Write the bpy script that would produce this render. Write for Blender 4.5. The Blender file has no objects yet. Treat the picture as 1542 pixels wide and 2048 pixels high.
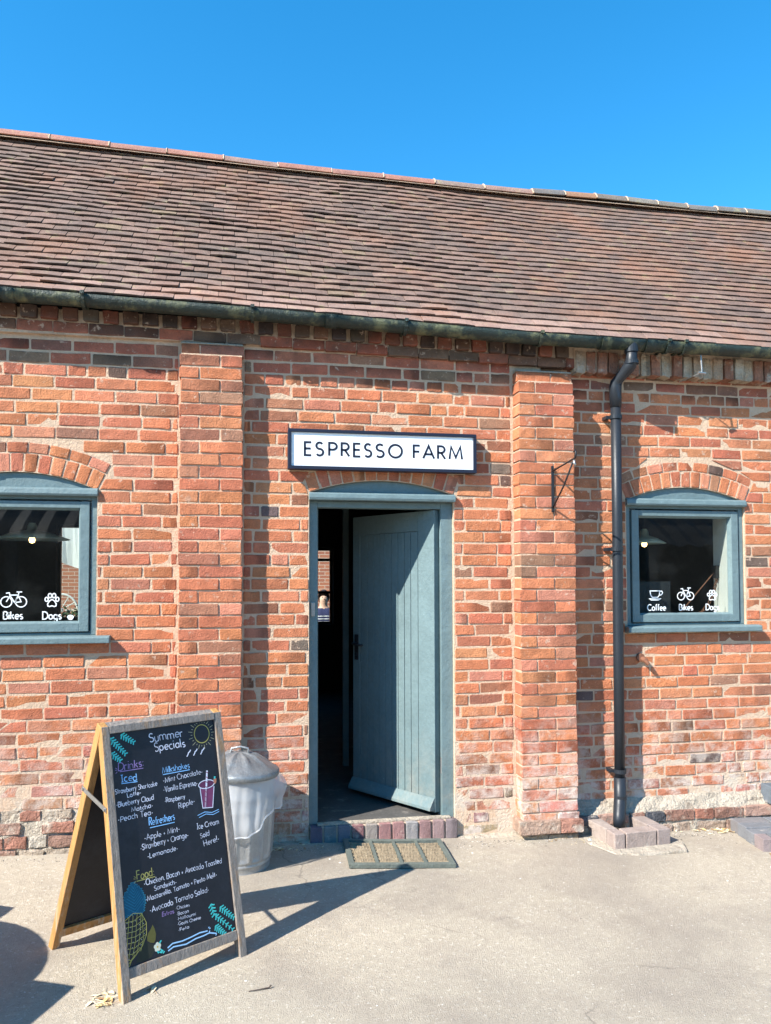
import bpy, bmesh, math, random
from mathutils import Vector, Matrix, noise
R = random.Random(7)
rad = math.radians
S = bpy.context.scene
COL = S.collection

# ------------------------------------------------------------------ camera, sky, sun, exposure
YAW, PIT, ROLL = rad(10.5), rad(2.1), rad(0.14)
CAM = Vector((0, -4.77, 1.638))
fw = Vector((math.sin(YAW)*math.cos(PIT), math.cos(YAW)*math.cos(PIT), math.sin(PIT)))
r0 = Vector((math.cos(YAW), -math.sin(YAW), 0)); u0 = r0.cross(fw)
rt = r0*math.cos(ROLL) - u0*math.sin(ROLL); up = rt.cross(fw)
cd = bpy.data.cameras.new('camera'); cam = bpy.data.objects.new('camera', cd); COL.objects.link(cam)
cam.matrix_world = Matrix(((rt.x, up.x, -fw.x, CAM.x), (rt.y, up.y, -fw.y, CAM.y), (rt.z, up.z, -fw.z, CAM.z), (0, 0, 0, 1)))
cd.sensor_width = 36; cd.lens = 1540/2048*36; cd.shift_y = 0.04127; cd.clip_end = 1000; cd.clip_start = .05
S.camera = cam
SUNV = Vector((1.83, 1.0, -1.74)).normalized()
W = bpy.data.worlds.new('World'); S.world = W; W.use_nodes = True
nt = W.node_tree; bg = nt.nodes['Background']
sky = nt.nodes.new('ShaderNodeTexSky'); sky.sky_type = 'NISHITA'; sky.sun_disc = False
sky.sun_elevation = math.asin(-SUNV.z); sky.sun_rotation = math.atan2(-SUNV.x, -SUNV.y)
sky.altitude = 0; sky.air_density = 1.0; sky.dust_density = 0.0; sky.ozone_density = 4.5
hs = nt.nodes.new('ShaderNodeHueSaturation'); hs.inputs['Saturation'].default_value = 1.3; hs.inputs['Hue'].default_value = .489; hs.inputs['Value'].default_value = 1.03
nt.links.new(sky.outputs[0], hs.inputs['Color']); nt.links.new(hs.outputs[0], bg.inputs[0]); bg.inputs[1].default_value = 0.14
sl = bpy.data.lights.new('sun', 'SUN'); sl.energy = 5.0; sl.angle = rad(.55); sl.color = (1.0, .95, .87)
so = bpy.data.objects.new('sun', sl); COL.objects.link(so)
so.rotation_euler = SUNV.to_track_quat('-Z', 'Y').to_euler(); so.location = (-6, -8, 9)
vs = S.view_settings; vs.view_transform = 'Standard'; vs.look = 'None'; vs.gamma = 1; vs.use_curve_mapping = False; vs.exposure = 1.15
S.cycles.max_bounces = 8

# ------------------------------------------------------------------ materials
def mat(name, col='tone', rough=.85, bump=(), var=.15, vscale=9, spec=.3, metal=0, layers=(), stretch=None, emit=None):
    """procedural material. col: rgb or 'tone' (per-vertex colour of the piece). layers: list of (rgb, scale, lo, hi, zlo, zhi, amount)"""
    m = bpy.data.materials.new(name); m.use_nodes = True; t = m.node_tree; N = t.nodes.new; L = t.links.new
    b = t.nodes['Principled BSDF']; b.inputs['Roughness'].default_value = rough
    b.inputs['Metallic'].default_value = metal; b.inputs['Specular IOR Level'].default_value = spec
    geo = N('ShaderNodeNewGeometry'); vec = geo.outputs['Position']
    if stretch:
        mp = N('ShaderNodeMapping'); mp.inputs['Scale'].default_value = stretch; L(vec, mp.inputs['Vector']); svec = mp.outputs[0]
    else: svec = vec
    if col == 'tone':
        a = N('ShaderNodeAttribute'); a.attribute_name = 'tone'; c = a.outputs['Color']
    else:
        rgb = N('ShaderNodeRGB'); rgb.outputs[0].default_value = (*col, 1); c = rgb.outputs[0]
    def noise_n(scale, detail=4, rough_=.6, v=None):
        n = N('ShaderNodeTexNoise'); n.inputs['Scale'].default_value = scale; n.inputs['Detail'].default_value = detail
        n.inputs['Roughness'].default_value = rough_; L(v or svec, n.inputs['Vector']); return n.outputs['Fac']
    def mrange(f, a0, a1, b0, b1):
        r = N('ShaderNodeMapRange'); L(f, r.inputs[0])
        for i, v in enumerate((a0, a1, b0, b1)): r.inputs[i+1].default_value = v
        return r.outputs[0]
    def mathn(op, x, y):
        q = N('ShaderNodeMath'); q.operation = op
        for i, v in enumerate((x, y)):
            if isinstance(v, (int, float)): q.inputs[i].default_value = v
            else: L(v, q.inputs[i])
        return q.outputs[0]
    if var:
        f = mathn('MULTIPLY', mrange(noise_n(vscale, 5, .65), .25, .75, 1-var, 1+var), mrange(noise_n(vscale*9, 3, .7), .25, .75, 1-var*.8, 1+var*.8))
        mx = N('ShaderNodeVectorMath'); mx.operation = 'SCALE'; L(c, mx.inputs[0]); L(f, mx.inputs['Scale']); c = mx.outputs[0]
    if layers:
        sep = N('ShaderNodeSeparateXYZ'); L(vec, sep.inputs[0])
    for (lc, sc, lo, hi, zlo, zhi, amt) in layers:
        f = mathn('MULTIPLY', mrange(noise_n(sc, 6, .7), lo, hi, 0, 1), amt)
        if zlo is not None: f = mathn('MULTIPLY', f, mrange(sep.outputs[2], zlo, zhi, 0, 1))
        mm = N('ShaderNodeMix'); mm.data_type = 'RGBA'; L(f, mm.inputs[0]); L(c, mm.inputs[6])
        mm.inputs[7].default_value = (*lc, 1); c = mm.outputs[2]
    L(c, b.inputs['Base Color'])
    h = None
    for sc, st in bump:
        x = mathn('MULTIPLY', noise_n(sc, 4, .65), st); h = x if h is None else mathn('ADD', h, x)
    if h is not None:
        bp = N('ShaderNodeBump'); bp.inputs['Distance'].default_value = 1.0; L(h, bp.inputs['Height']); L(bp.outputs[0], b.inputs['Normal'])
    if emit:
        b.inputs['Emission Color'].default_value = (*emit[0], 1); b.inputs['Emission Strength'].default_value = emit[1]
    return m

M = {}
M['brick'] = mat('fired_clay_brick', rough=.92, bump=((38, .006), (130, .008)), var=.23, vscale=13,
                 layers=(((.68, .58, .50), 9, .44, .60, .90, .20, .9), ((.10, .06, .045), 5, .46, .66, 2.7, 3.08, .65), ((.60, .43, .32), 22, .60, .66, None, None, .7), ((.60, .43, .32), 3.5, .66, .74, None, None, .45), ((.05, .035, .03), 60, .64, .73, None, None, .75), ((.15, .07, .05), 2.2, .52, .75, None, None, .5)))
M['mortar'] = mat('sandy_lime_mortar', (.60, .43, .30), rough=.95, bump=((60, .010), (220, .005)), var=.13, vscale=6,
                  layers=(((.60, .52, .42), 5, .42, .60, .85, .25, .9), ((.10, .07, .05), 7, .5, .7, 2.95, 3.2, .7)))
M['mortar_grey'] = mat('weathered_base_mortar', (.50, .43, .34), rough=.95, bump=((30, .03), (120, .01)), var=.25, vscale=8,
                       layers=(((.26, .19, .14), 10, .55, .68, None, None, .7),))
M['stone'] = mat('plinth_rubble', rough=.95, bump=((25, .03), (110, .012)), var=.28, vscale=12, layers=(((.62, .54, .44), 8, .52, .66, None, None, .8),))
M['tile'] = mat('clay_roof_tile', rough=.8, bump=((40, .006), (150, .003)), var=.22, vscale=10, spec=.3,
                layers=(((.27, .24, .12), 10, .58, .68, None, None, .6), ((.30, .135, .075), 1.1, .50, .66, None, None, .45), ((.10, .08, .07), 1.5, .50, .72, None, None, .5), ((.55, .50, .42), 70, .70, .76, None, None, .6)))
M['deck'] = mat('dark_underlay', (.02, .017, .015), rough=1)  # near-black colour puts the shade of the tile gaps into the underlay
M['blue'] = mat('slate_blue_gloss_paint', (.135, .192, .200), rough=.5, spec=.3, bump=((22, .005), (90, .002)), var=.12, vscale=5,
                layers=(((.42, .46, .45), 45, .69, .72, None, None, .8), ((.30, .27, .22), 6, .45, .65, .75, .12, .5), ((.09, .14, .17), 9, .6, .75, None, None, .35)))
M['concrete'] = mat('yard_concrete', (.425, .365, .28), rough=.95, bump=((60, .003), (200, .006)), var=.13, vscale=2.6,
                    layers=(((.17, .145, .12), 95, .55, .63, None, None, .5), ((.72, .66, .56), 60, .57, .64, None, None, .6), ((.28, .24, .20), 45, .62, .70, None, None, .5), ((.25, .215, .175), 1.3, .46, .66, None, None, .6), ((.17, .14, .115), 3.0, .58, .72, None, None, .4), ((.24, .20, .165), .7, .48, .60, None, None, .35)))
M['iron'] = mat('green_black_painted_iron', (.018, .028, .022), rough=.5, spec=.4, bump=((30, .006), (120, .003)), var=.3, vscale=12,
                layers=(((.20, .36, .34), 30, .66, .70, None, None, .8), ((.15, .15, .075), 7, .50, .64, None, None, .75)))
M['pvc'] = mat('black_plastic_pipe', (.018, .022, .028), rough=.42, spec=.35, bump=((60, .0008),), var=.1, layers=(((.35, .33, .30), 60, .72, .75, None, None, .6),))
M['black'] = mat('black_wrought_iron', (.018, .018, .02), rough=.45, spec=.4, bump=((60, .002),), var=.2)
M['white'] = mat('white_sign_face', (.86, .87, .88), rough=.4, var=.01)
M['navy'] = mat('dark_navy_print', (.014, .018, .035), rough=.45, var=.03)
M['decal'] = mat('white_vinyl', (.85, .87, .88), rough=.5, var=.01)
M['whitepaint'] = mat('white_plaster', (.82, .80, .75), rough=.8, bump=((20, .004),), var=.04)
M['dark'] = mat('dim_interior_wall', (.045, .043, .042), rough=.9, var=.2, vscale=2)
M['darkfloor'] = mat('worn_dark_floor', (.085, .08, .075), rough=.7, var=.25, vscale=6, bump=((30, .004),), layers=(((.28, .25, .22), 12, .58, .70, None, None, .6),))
M['galv'] = mat('galvanised_steel', (.36, .37, .37), rough=.45, metal=.5, spec=.5, bump=((25, .004), (120, .001)), var=.14, vscale=10, layers=(((.30, .31, .32), 8, .5, .7, None, None, .5),))
M['oak'] = mat('varnished_orange_wood', (.44, .225, .075), rough=.55, bump=((14, .006),), var=.22, vscale=10, stretch=(6, 6, .8), spec=.4,
               layers=(((.20, .085, .03), 8, .60, .75, None, None, .6), ((.42, .36, .29), 5, .5, .6, .45, .05, .9)))
M['greywood'] = mat('weathered_grey_wood', (.27, .235, .205), rough=.85, bump=((16, .014), (60, .005)), var=.30, vscale=12, stretch=(5, 5, .7),
                    layers=(((.40, .22, .09), 4, .56, .66, None, None, .7), ((.10, .085, .075), 14, .60, .72, None, None, .7)))
M['slate'] = mat('blackboard', (.010, .011, .018), rough=.5, spec=.35, var=.25, vscale=4, bump=((120, .0006),), layers=(((.05, .055, .07), 5, .5, .75, None, None, .35),))
M['chalk'] = mat('chalk_pen', rough=.9, var=.12, vscale=60)
M['rubber'] = mat('dusty_green_rubber', (.115, .13, .112), rough=.85, bump=((50, .006),), var=.2, vscale=12)
M['coir'] = mat('coir_brush', (.30, .235, .155), rough=1, bump=((120, .012),), var=.35, vscale=50)
M['bluebrick'] = mat('engineering_brick', rough=.8, bump=((40, .006), (160, .003)), var=.2, vscale=14, layers=(((.55, .48, .40), 12, .60, .72, None, None, .6),))
M['straw'] = mat('dry_leaf_litter', rough=.95, var=.25, vscale=30)
M['steel'] = mat('dull_steel', (.38, .37, .35), rough=.4, metal=.8, var=.2, vscale=20)
M['galv_dark'] = mat('dull_galvanised_lid', (.24, .255, .26), rough=.42, metal=.5, bump=((25, .006), (120, .0015)), var=.2, vscale=12)
M['rust'] = mat('rusty_iron', (.22, .10, .06), rough=.8, metal=.3, var=.4, vscale=40)
M['bulb'] = mat('warm_bulb', (.9, .7, .4), var=0, emit=((1.0, .62, .25), 3.5))
M['shade'] = mat('pale_enamel_shade', (.55, .66, .62), rough=.5, var=.05)
M['skin'] = mat('skin', (.60, .38, .28), rough=.6, var=.05)
M['hair'] = mat('dark_hair', (.03, .02, .018), rough=.6, var=.2)
M['shirt'] = mat('navy_striped_top', (.03, .035, .09), rough=.9, var=.1)
M['leaf'] = mat('foliage', rough=.7, var=.3, vscale=20)
M['bark'] = mat('bark', (.12, .09, .07), rough=.95, var=.3)
M['tin'] = mat('dark_corrugated_sheet', (.035, .036, .038), rough=.6, metal=.3, var=.3, vscale=2)
M['tablewood'] = mat('garden_table_wood', (.25, .16, .09), rough=.8, var=.2)

def brick_tex(name, s=1):
    m = bpy.data.materials.new(name); m.use_nodes = True; t = m.node_tree; N = t.nodes.new; L = t.links.new
    g = N('ShaderNodeNewGeometry'); sp = N('ShaderNodeSeparateXYZ'); L(g.outputs['Position'], sp.inputs[0])
    cb = N('ShaderNodeCombineXYZ'); L(sp.outputs[0], cb.inputs[0]); L(sp.outputs[2], cb.inputs[1])
    b = N('ShaderNodeTexBrick'); L(cb.outputs[0], b.inputs['Vector']); b.inputs['Scale'].default_value = s
    b.inputs['Color1'].default_value = (.45, .16, .08, 1); b.inputs['Color2'].default_value = (.34, .12, .07, 1); b.inputs['Mortar'].default_value = (.55, .42, .32, 1)
    b.inputs['Brick Width'].default_value = .235; b.inputs['Row Height'].default_value = .075; b.inputs['Mortar Size'].default_value = .006
    L(b.outputs[0], t.nodes['Principled BSDF'].inputs['Base Color']); t.nodes['Principled BSDF'].inputs['Roughness'].default_value = .9
    return m
M['farbrick'] = brick_tex('distant_brickwork')

def add_cracks(m):
    t = m.node_tree; N = t.nodes.new; L = t.links.new; b = t.nodes['Principled BSDF']; src = b.inputs['Base Color'].links[0].from_socket
    g = N('ShaderNodeNewGeometry'); n = N('ShaderNodeTexNoise'); n.inputs['Scale'].default_value = 2.5; n.inputs['Detail'].default_value = 7; L(g.outputs['Position'], n.inputs['Vector'])
    sc = N('ShaderNodeVectorMath'); sc.operation = 'SCALE'; sc.inputs['Scale'].default_value = .55; L(n.outputs['Color'], sc.inputs[0])
    ad = N('ShaderNodeVectorMath'); ad.operation = 'ADD'; L(g.outputs['Position'], ad.inputs[0]); L(sc.outputs[0], ad.inputs[1])
    v = N('ShaderNodeTexVoronoi'); v.feature = 'DISTANCE_TO_EDGE'; v.inputs['Scale'].default_value = .42; L(ad.outputs[0], v.inputs['Vector'])
    r_ = N('ShaderNodeMapRange'); L(v.outputs['Distance'], r_.inputs[0]); r_.inputs[1].default_value = .0005; r_.inputs[2].default_value = .0035; r_.inputs[3].default_value = .5; r_.inputs[4].default_value = 0
    n2 = N('ShaderNodeTexNoise'); n2.inputs['Scale'].default_value = 1.1; L(g.outputs['Position'], n2.inputs['Vector'])
    r2 = N('ShaderNodeMapRange'); L(n2.outputs['Fac'], r2.inputs[0]); r2.inputs[1].default_value = .46; r2.inputs[2].default_value = .58
    mu = N('ShaderNodeMath'); mu.operation = 'MULTIPLY'; L(r_.outputs[0], mu.inputs[0]); L(r2.outputs[0], mu.inputs[1])
    mx = N('ShaderNodeMix'); mx.data_type = 'RGBA'; L(mu.outputs[0], mx.inputs[0]); L(src, mx.inputs[6]); mx.inputs[7].default_value = (.12, .10, .085, 1); L(mx.outputs[2], b.inputs['Base Color'])
add_cracks(M['concrete'])

def glass():
    m = bpy.data.materials.new('window_glass'); m.use_nodes = True; t = m.node_tree; N = t.nodes.new; L = t.links.new
    for n in list(t.nodes): t.nodes.remove(n)
    o = N('ShaderNodeOutputMaterial'); tr = N('ShaderNodeBsdfTransparent'); tr.inputs[0].default_value = (.93, .965, .955, 1)
    gl = N('ShaderNodeBsdfGlossy'); gl.inputs['Roughness'].default_value = .0
    fr = N('ShaderNodeFresnel'); fr.inputs[0].default_value = 1.55; mu = N('ShaderNodeMath'); mu.operation = 'MULTIPLY'; mu.inputs[1].default_value = 1.25
    gb = N('ShaderNodeNewGeometry'); io = N('ShaderNodeMix'); io.data_type = 'FLOAT'; L(gb.outputs['Backfacing'], io.inputs[0]); io.inputs[2].default_value = 1.55; io.inputs[3].default_value = 1/1.55; L(io.outputs[0], fr.inputs[0])
    L(fr.outputs[0], mu.inputs[0]); mx = N('ShaderNodeMixShader'); L(mu.outputs[0], mx.inputs[0]); L(tr.outputs[0], mx.inputs[1]); L(gl.outputs[0], mx.inputs[2])
    # thin dusty film
    df = N('ShaderNodeBsdfDiffuse'); df.inputs[0].default_value = (.8, .8, .75, 1)
    ns = N('ShaderNodeTexNoise'); ns.inputs['Scale'].default_value = 5; ns.inputs['Detail'].default_value = 8
    g = N('ShaderNodeNewGeometry'); L(g.outputs['Position'], ns.inputs['Vector'])
    mr = N('ShaderNodeMapRange'); L(ns.outputs['Fac'], mr.inputs[0]); mr.inputs[1].default_value = .5; mr.inputs[2].default_value = .85; mr.inputs[3].default_value = .003; mr.inputs[4].default_value = .016
    m2 = N('ShaderNodeMixShader'); L(mr.outputs[0], m2.inputs[0]); L(mx.outputs[0], m2.inputs[1]); L(df.outputs[0], m2.inputs[2]); L(m2.outputs[0], o.inputs[0])
    return m
M['glass'] = glass()
def film():
    m = bpy.data.materials.new('thin_translucent_plastic'); m.use_nodes = True; t = m.node_tree; N = t.nodes.new; L = t.links.new
    b = t.nodes['Principled BSDF']; b.inputs['Base Color'].default_value = (.86, .88, .90, 1); b.inputs['Roughness'].default_value = .25
    tr = N('ShaderNodeBsdfTransparent'); tl = N('ShaderNodeBsdfTranslucent'); tl.inputs[0].default_value = (.85, .87, .9, 1)
    m1 = N('ShaderNodeMixShader'); m1.inputs[0].default_value = .35; L(b.outputs[0], m1.inputs[1]); L(tl.outputs[0], m1.inputs[2])
    m2 = N('ShaderNodeMixShader'); m2.inputs[0].default_value = .56; L(m1.outputs[0], m2.inputs[1]); L(tr.outputs[0], m2.inputs[2])
    L(m2.outputs[0], t.nodes['Material Output'].inputs[0]); return m
M['film'] = film()

# ------------------------------------------------------------------ mesh helpers
class MB:
    def __init__(s): s.v = []; s.f = []; s.c = []; s.mi = []
    def add(s, vs_, fs, c=(.5, .5, .5), mi=0):
        o = len(s.v); s.v += [tuple(v) for v in vs_]
        s.c += list(c) if isinstance(c, list) else [c]*len(vs_)
        s.f += [tuple(i+o for i in f) for f in fs]; s.mi += [mi]*len(fs)
    def box(s, x0, x1, y0, y1, z0, z1, c=(.5, .5, .5), mi=0, fn=None):
        vs_ = [(x, y, z) for z in (z0, z1) for y in (y0, y1) for x in (x0, x1)]
        if fn: vs_ = [fn(*v) for v in vs_]
        s.add(vs_, [(0, 2, 3, 1), (4, 5, 7, 6), (0, 1, 5, 4), (2, 6, 7, 3), (0, 4, 6, 2), (1, 3, 7, 5)], c, mi)
    def tube(s, pts, r, n=10, c=(.5, .5, .5), mi=0, cap=True):
        pts = [Vector(p) for p in pts]; rings = []
        prev = None
        for i, p in enumerate(pts):
            d = (pts[min(i+1, len(pts)-1)]-pts[max(i-1, 0)]).normalized()
            a = prev if prev is not None else (Vector((0, 0, 1)) if abs(d.z) < .9 else Vector((1, 0, 0)))
            x = (a - d*a.dot(d)).normalized(); prev = x; y = d.cross(x)
            rr = r[i] if isinstance(r, (list, tuple)) else r
            rings.append([p+x*rr*math.cos(k*2*math.pi/n)+y*rr*math.sin(k*2*math.pi/n) for k in range(n)])
        vs_ = [v for rg in rings for v in rg]; fs = []
        for i in range(len(rings)-1):
            for k in range(n): fs.append((i*n+k, i*n+(k+1) % n, (i+1)*n+(k+1) % n, (i+1)*n+k))
        if cap: fs.append(tuple(range(n))[::-1]); fs.append(tuple((len(rings)-1)*n+k for k in range(n)))
        s.add(vs_, fs, c, mi)
    def lathe(s, prof, cx, cy, n=32, c=(.5, .5, .5), fr=None, mi=0):
        vs_ = []; fs = []
        for i, (r, z) in enumerate(prof):
            for k in range(n):
                a = k*2*math.pi/n; rr = r+(fr(a, z, r) if fr else 0); vs_.append((cx+rr*math.cos(a), cy+rr*math.sin(a), z))
        for i in range(len(prof)-1):
            for k in range(n): fs.append((i*n+k, i*n+(k+1) % n, (i+1)*n+(k+1) % n, (i+1)*n+k))
        s.add(vs_, fs, c, mi)
    def build(s, name, m, parent=None, smooth=False, bevel=0):
        me = bpy.data.meshes.new(name); me.from_pydata(s.v, [], s.f)
        ms = m if isinstance(m, (list, tuple)) else [m]
        for q in ms: me.materials.append(M[q])
        if len(ms) > 1: me.polygons.foreach_set('material_index', s.mi)
        at = me.color_attributes.new('tone', 'FLOAT_COLOR', 'POINT')
        at.data.foreach_set('color', [x for c in s.c for x in (*c[:3], 1)])
        if smooth: me.polygons.foreach_set('use_smooth', [True]*len(me.polygons))
        me.update()
        o = bpy.data.objects.new(name, me); COL.objects.link(o)
        if parent is not None: attach(o, parent)
        if bevel:
            bv = o.modifiers.new('bevel', 'BEVEL'); bv.width = bevel; bv.segments = 2; bv.limit_method = 'ANGLE'; bv.angle_limit = rad(40)
        return o
def attach(o, p):
    o.parent = p
    if p.type == 'EMPTY': o.matrix_parent_inverse = Matrix.Translation(-p.location)
def boxo(name, m, parent, *a, bevel=.002, fn=None):
    b = MB(); b.box(*a, fn=fn); return b.build(name, m, parent, bevel=bevel)
def root(name, loc, label, cat, group=None):
    o = bpy.data.objects.new(name, None); COL.objects.link(o); o.location = loc; o.empty_display_size = .1
    return tag(o, label, cat, group)
def tag(o, label, cat, group=None):
    o['label'] = label; o['category'] = cat
    if group: o['group'] = group
    return o
def lerp(a, b, t): return a+(b-a)*t
def interp(x, pts):
    if x <= pts[0][0]: i = 0
    else:
        i = len(pts)-2
        for k in range(len(pts)-1):
            if x < pts[k+1][0]: i = k; break
    (x0, y0), (x1, y1) = pts[i], pts[i+1]; return y0+(y1-y0)*(x-x0)/(x1-x0)
def nz(x, y=0, z=0): return noise.noise((x, y, z))
def cl(c, f): return tuple(max(0, min(1, q*f)) for q in c)
def project(p):
    v = Vector(p)-CAM; z = v.dot(fw)
    if z <= .01: return None
    return 771+1540*v.dot(rt)/z, 1108.5-1540*v.dot(up)/z, z

# ------------------------------------------------------------------ strokes: one-line letters, used for print and handwriting
def A(cx, cy, rx, ry, a0, a1, n=10): return [(cx+rx*math.cos(rad(a0+(a1-a0)*i/n)), cy+ry*math.sin(rad(a0+(a1-a0)*i/n))) for i in range(n+1)]
GL = {
 'A': (.8, [[(0, 0), (.38, 1), (.76, 0)], [(.14, .33), (.62, .33)]]), 'B': (.62, [[(0, 0), (0, 1)], [(0, 1)]+A(.25, .76, .25, .24, 90, -90)+[(0, .52)], [(0, .52)]+A(.28, .26, .28, .26, 90, -90)+[(0, 0)]]),
 'C': (.82, [A(.45, .5, .45, .5, 48, 312, 18)]), 'D': (.78, [[(0, 0), (0, 1)]+A(.25, .5, .47, .5, 90, -90, 16)+[(0, 0)]]),
 'E': (.52, [[(.48, 1), (0, 1), (0, 0), (.48, 0)], [(0, .52), (.44, .52)]]), 'F': (.52, [[(.48, 1), (0, 1), (0, 0)], [(0, .52), (.44, .52)]]),
 'G': (.9, [A(.45, .5, .45, .5, 48, 350, 18)+[(.5, .42)]]), 'H': (.7, [[(0, 0), (0, 1)], [(.6, 0), (.6, 1)], [(0, .5), (.6, .5)]]), 'I': (.35, [[(.15, 0), (.15, 1)], [(0, 1), (.3, 1)], [(0, 0), (.3, 0)]]),
 'L': (.5, [[(0, 1), (0, 0), (.44, 0)]]), 'M': (.95, [[(0, 0), (.12, 1), (.45, .12), (.78, 1), (.9, 0)]]), 'N': (.75, [[(0, 0), (0, 1), (.62, 0), (.62, 1)]]), 'O': (1.0, [A(.5, .5, .49, .5, 0, 360, 28)]),
 'P': (.58, [[(0, 0), (0, 1)]+A(.26, .74, .26, .26, 90, -90)+[(0, .48)]]), 'R': (.62, [[(0, 0), (0, 1)]+A(.26, .74, .26, .26, 90, -90)+[(0, .48)], [(.24, .48), (.56, 0)]]),
 'S': (.56, [A(.25, .755, .23, .245, 35, 250, 10)+A(.25, .255, .25, .255, 68, -145, 12)]), 'T': (.65, [[(0, 1), (.62, 1)], [(.31, 1), (.31, 0)]]), 'V': (.7, [[(0, 1), (.33, 0), (.66, 1)]]),
 'a': (.62, [A(.25, .3, .25, .3, 0, 360, 14), [(.5, .6), (.5, 0)]]), 'b': (.62, [A(.27, .3, .25, .3, 0, 360, 14), [(.02, 1), (.02, 0)]]), 'c': (.5, [A(.26, .3, .26, .3, 55, 305, 12)]),
 'd': (.62, [A(.25, .3, .25, .3, 0, 360, 14), [(.5, 1), (.5, 0)]]), 'e': (.58, [[(.02, .3), (.5, .3)]+A(.26, .3, .25, .3, 0, 310, 14)]), 'f': (.36, [A(.26, .84, .14, .16, 60, 180, 5)+[(.12, 0)], [(0, .6), (.3, .6)]]),
 'g': (.62, [A(.25, .3, .25, .3, 0, 360, 14), [(.5, .6), (.5, -.15)]+A(.26, -.15, .24, .2, 0, -150, 7)]), 'h': (.56, [[(0, 0), (0, 1)], [(0, .38)]+A(.22, .38, .22, .22, 180, 0, 8)+[(.44, 0)]]),
 'i': (.18, [[(.04, 0), (.04, .6)], [(.04, .8), (.04, .88)]]), 'k': (.52, [[(0, 0), (0, 1)], [(.4, .6), (0, .28)], [(.14, .38), (.44, 0)]]), 'l': (.18, [[(.04, 0), (.04, 1)]]),
 'm': (.9, [[(0, 0), (0, .6)], [(0, .4)]+A(.2, .4, .2, .2, 180, 0, 7)+[(.4, 0)], [(.4, .4)]+A(.6, .4, .2, .2, 180, 0, 7)+[(.8, 0)]]), 'n': (.56, [[(0, 0), (0, .6)], [(0, .38)]+A(.22, .38, .22, .22, 180, 0, 8)+[(.44, 0)]]),
 'o': (.6, [A(.27, .3, .26, .3, 0, 360, 14)]), 'p': (.62, [A(.27, .3, .25, .3, 0, 360, 14), [(.02, .6), (.02, -.35)]]), 'r': (.36, [[(0, 0), (0, .6)], [(0, .36)]+A(.22, .36, .22, .22, 180, 65, 5)]),
 's': (.44, [A(.18, .45, .16, .15, 40, 250, 7)+A(.18, .15, .18, .15, 70, -140, 7)]), 't': (.34, [[(.13, .9), (.13, 0)], [(0, .6), (.28, .6)]]), 'u': (.56, [[(0, .6), (0, .22)]+A(.22, .22, .22, .22, 180, 360, 8)+[(.44, .6)], [(.44, .3), (.44, 0)]]),
 'v': (.48, [[(0, .6), (.2, 0), (.4, .6)]]), 'w': (.7, [[(0, .6), (.15, 0), (.3, .5), (.45, 0), (.6, .6)]]), 'x': (.46, [[(0, .6), (.38, 0)], [(.38, .6), (0, 0)]]), 'y': (.5, [[(0, .6), (.2, .05)], [(.42, .6), (.1, -.35)]]), 'z': (.46, [[(0, .6), (.36, .6), (0, 0), (.38, 0)]]),
 '-': (.34, [[(.02, .32), (.24, .32)]]), '+': (.42, [[(0, .35), (.32, .35)], [(.16, .15), (.16, .55)]]), ',': (.2, [[(.06, .05), (0, -.12)]]), ':': (.2, [[(.05, .08), (.05, .16)], [(.05, .5), (.05, .58)]]),
 '!': (.2, [[(.06, 1), (.04, .3)], [(.04, .08), (.04, 0)]]), '.': (.28, [[(.04, .28), (.1, .32)]]), ' ': (.3, [])}
def ribbon(mb, pts, w, mp, c, h=.0012):
    """flat printed stroke of width w with mitred joints; mp maps (u, v, lift) to the world"""
    n = len(pts)
    if n < 2: return
    closed = n > 3 and math.hypot(pts[0][0]-pts[-1][0], pts[0][1]-pts[-1][1]) < 1e-6
    P = [Vector(p) for p in pts]; L_, R_ = [], []
    for i in range(n):
        a = P[i]-P[i-1] if i > 0 else (P[i]-P[n-2] if closed else P[1]-P[0])
        b = P[(i+1)]-P[i] if i < n-1 else (P[1]-P[0] if closed else P[i]-P[i-1])
        if a.length < 1e-9: a = b
        if b.length < 1e-9: b = a
        a = a.normalized(); b = b.normalized(); t = a+b
        t = t.normalized() if t.length > 1e-6 else a
        nn = Vector((-t.y, t.x)); k = w/2/max(.45, nn.dot(Vector((-a.y, a.x))))
        L_.append(P[i]+nn*k); R_.append(P[i]-nn*k)
    vs_ = [mp(q.x, q.y, h) for q in L_]+[mp(q.x, q.y, h) for q in R_]
    mb.add(vs_, [(n+i, n+i+1, i+1, i) for i in range(n-1)], c)
def text(mb, s, p0, p1, cap, w, mp, c, jit=0, sx=None):
    GAP = .09; tot = sum(GL[ch][0]+GAP for ch in s)-.17; d = Vector(p1)-Vector(p0); ln = d.length; d.normalize(); nn = Vector((-d.y, d.x))
    sx = ln/tot; x = 0
    for ch in s:
        adv, st = GL[ch]; jy = R.uniform(-jit, jit)*cap; js = 1+R.uniform(-jit, jit); sl_ = R.uniform(-.06, .1)*(1 if jit else 0)
        wj = w*(1+R.uniform(-.3, .3)*(1 if jit else 0))
        for q in st:
            pp = [Vector(p0)+d*(x+(px+sl_*py)*sx)+nn*(py*js*cap+jy) for px, py in q]
            ribbon(mb, [(v.x, v.y) for v in pp], wj, mp, c)
        x += (adv+GAP)*sx
def blob(mb, pts, mp, c, h=.0008):
    mb.add([mp(u, v, h) for u, v in pts], [tuple(range(len(pts)))], c)

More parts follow.
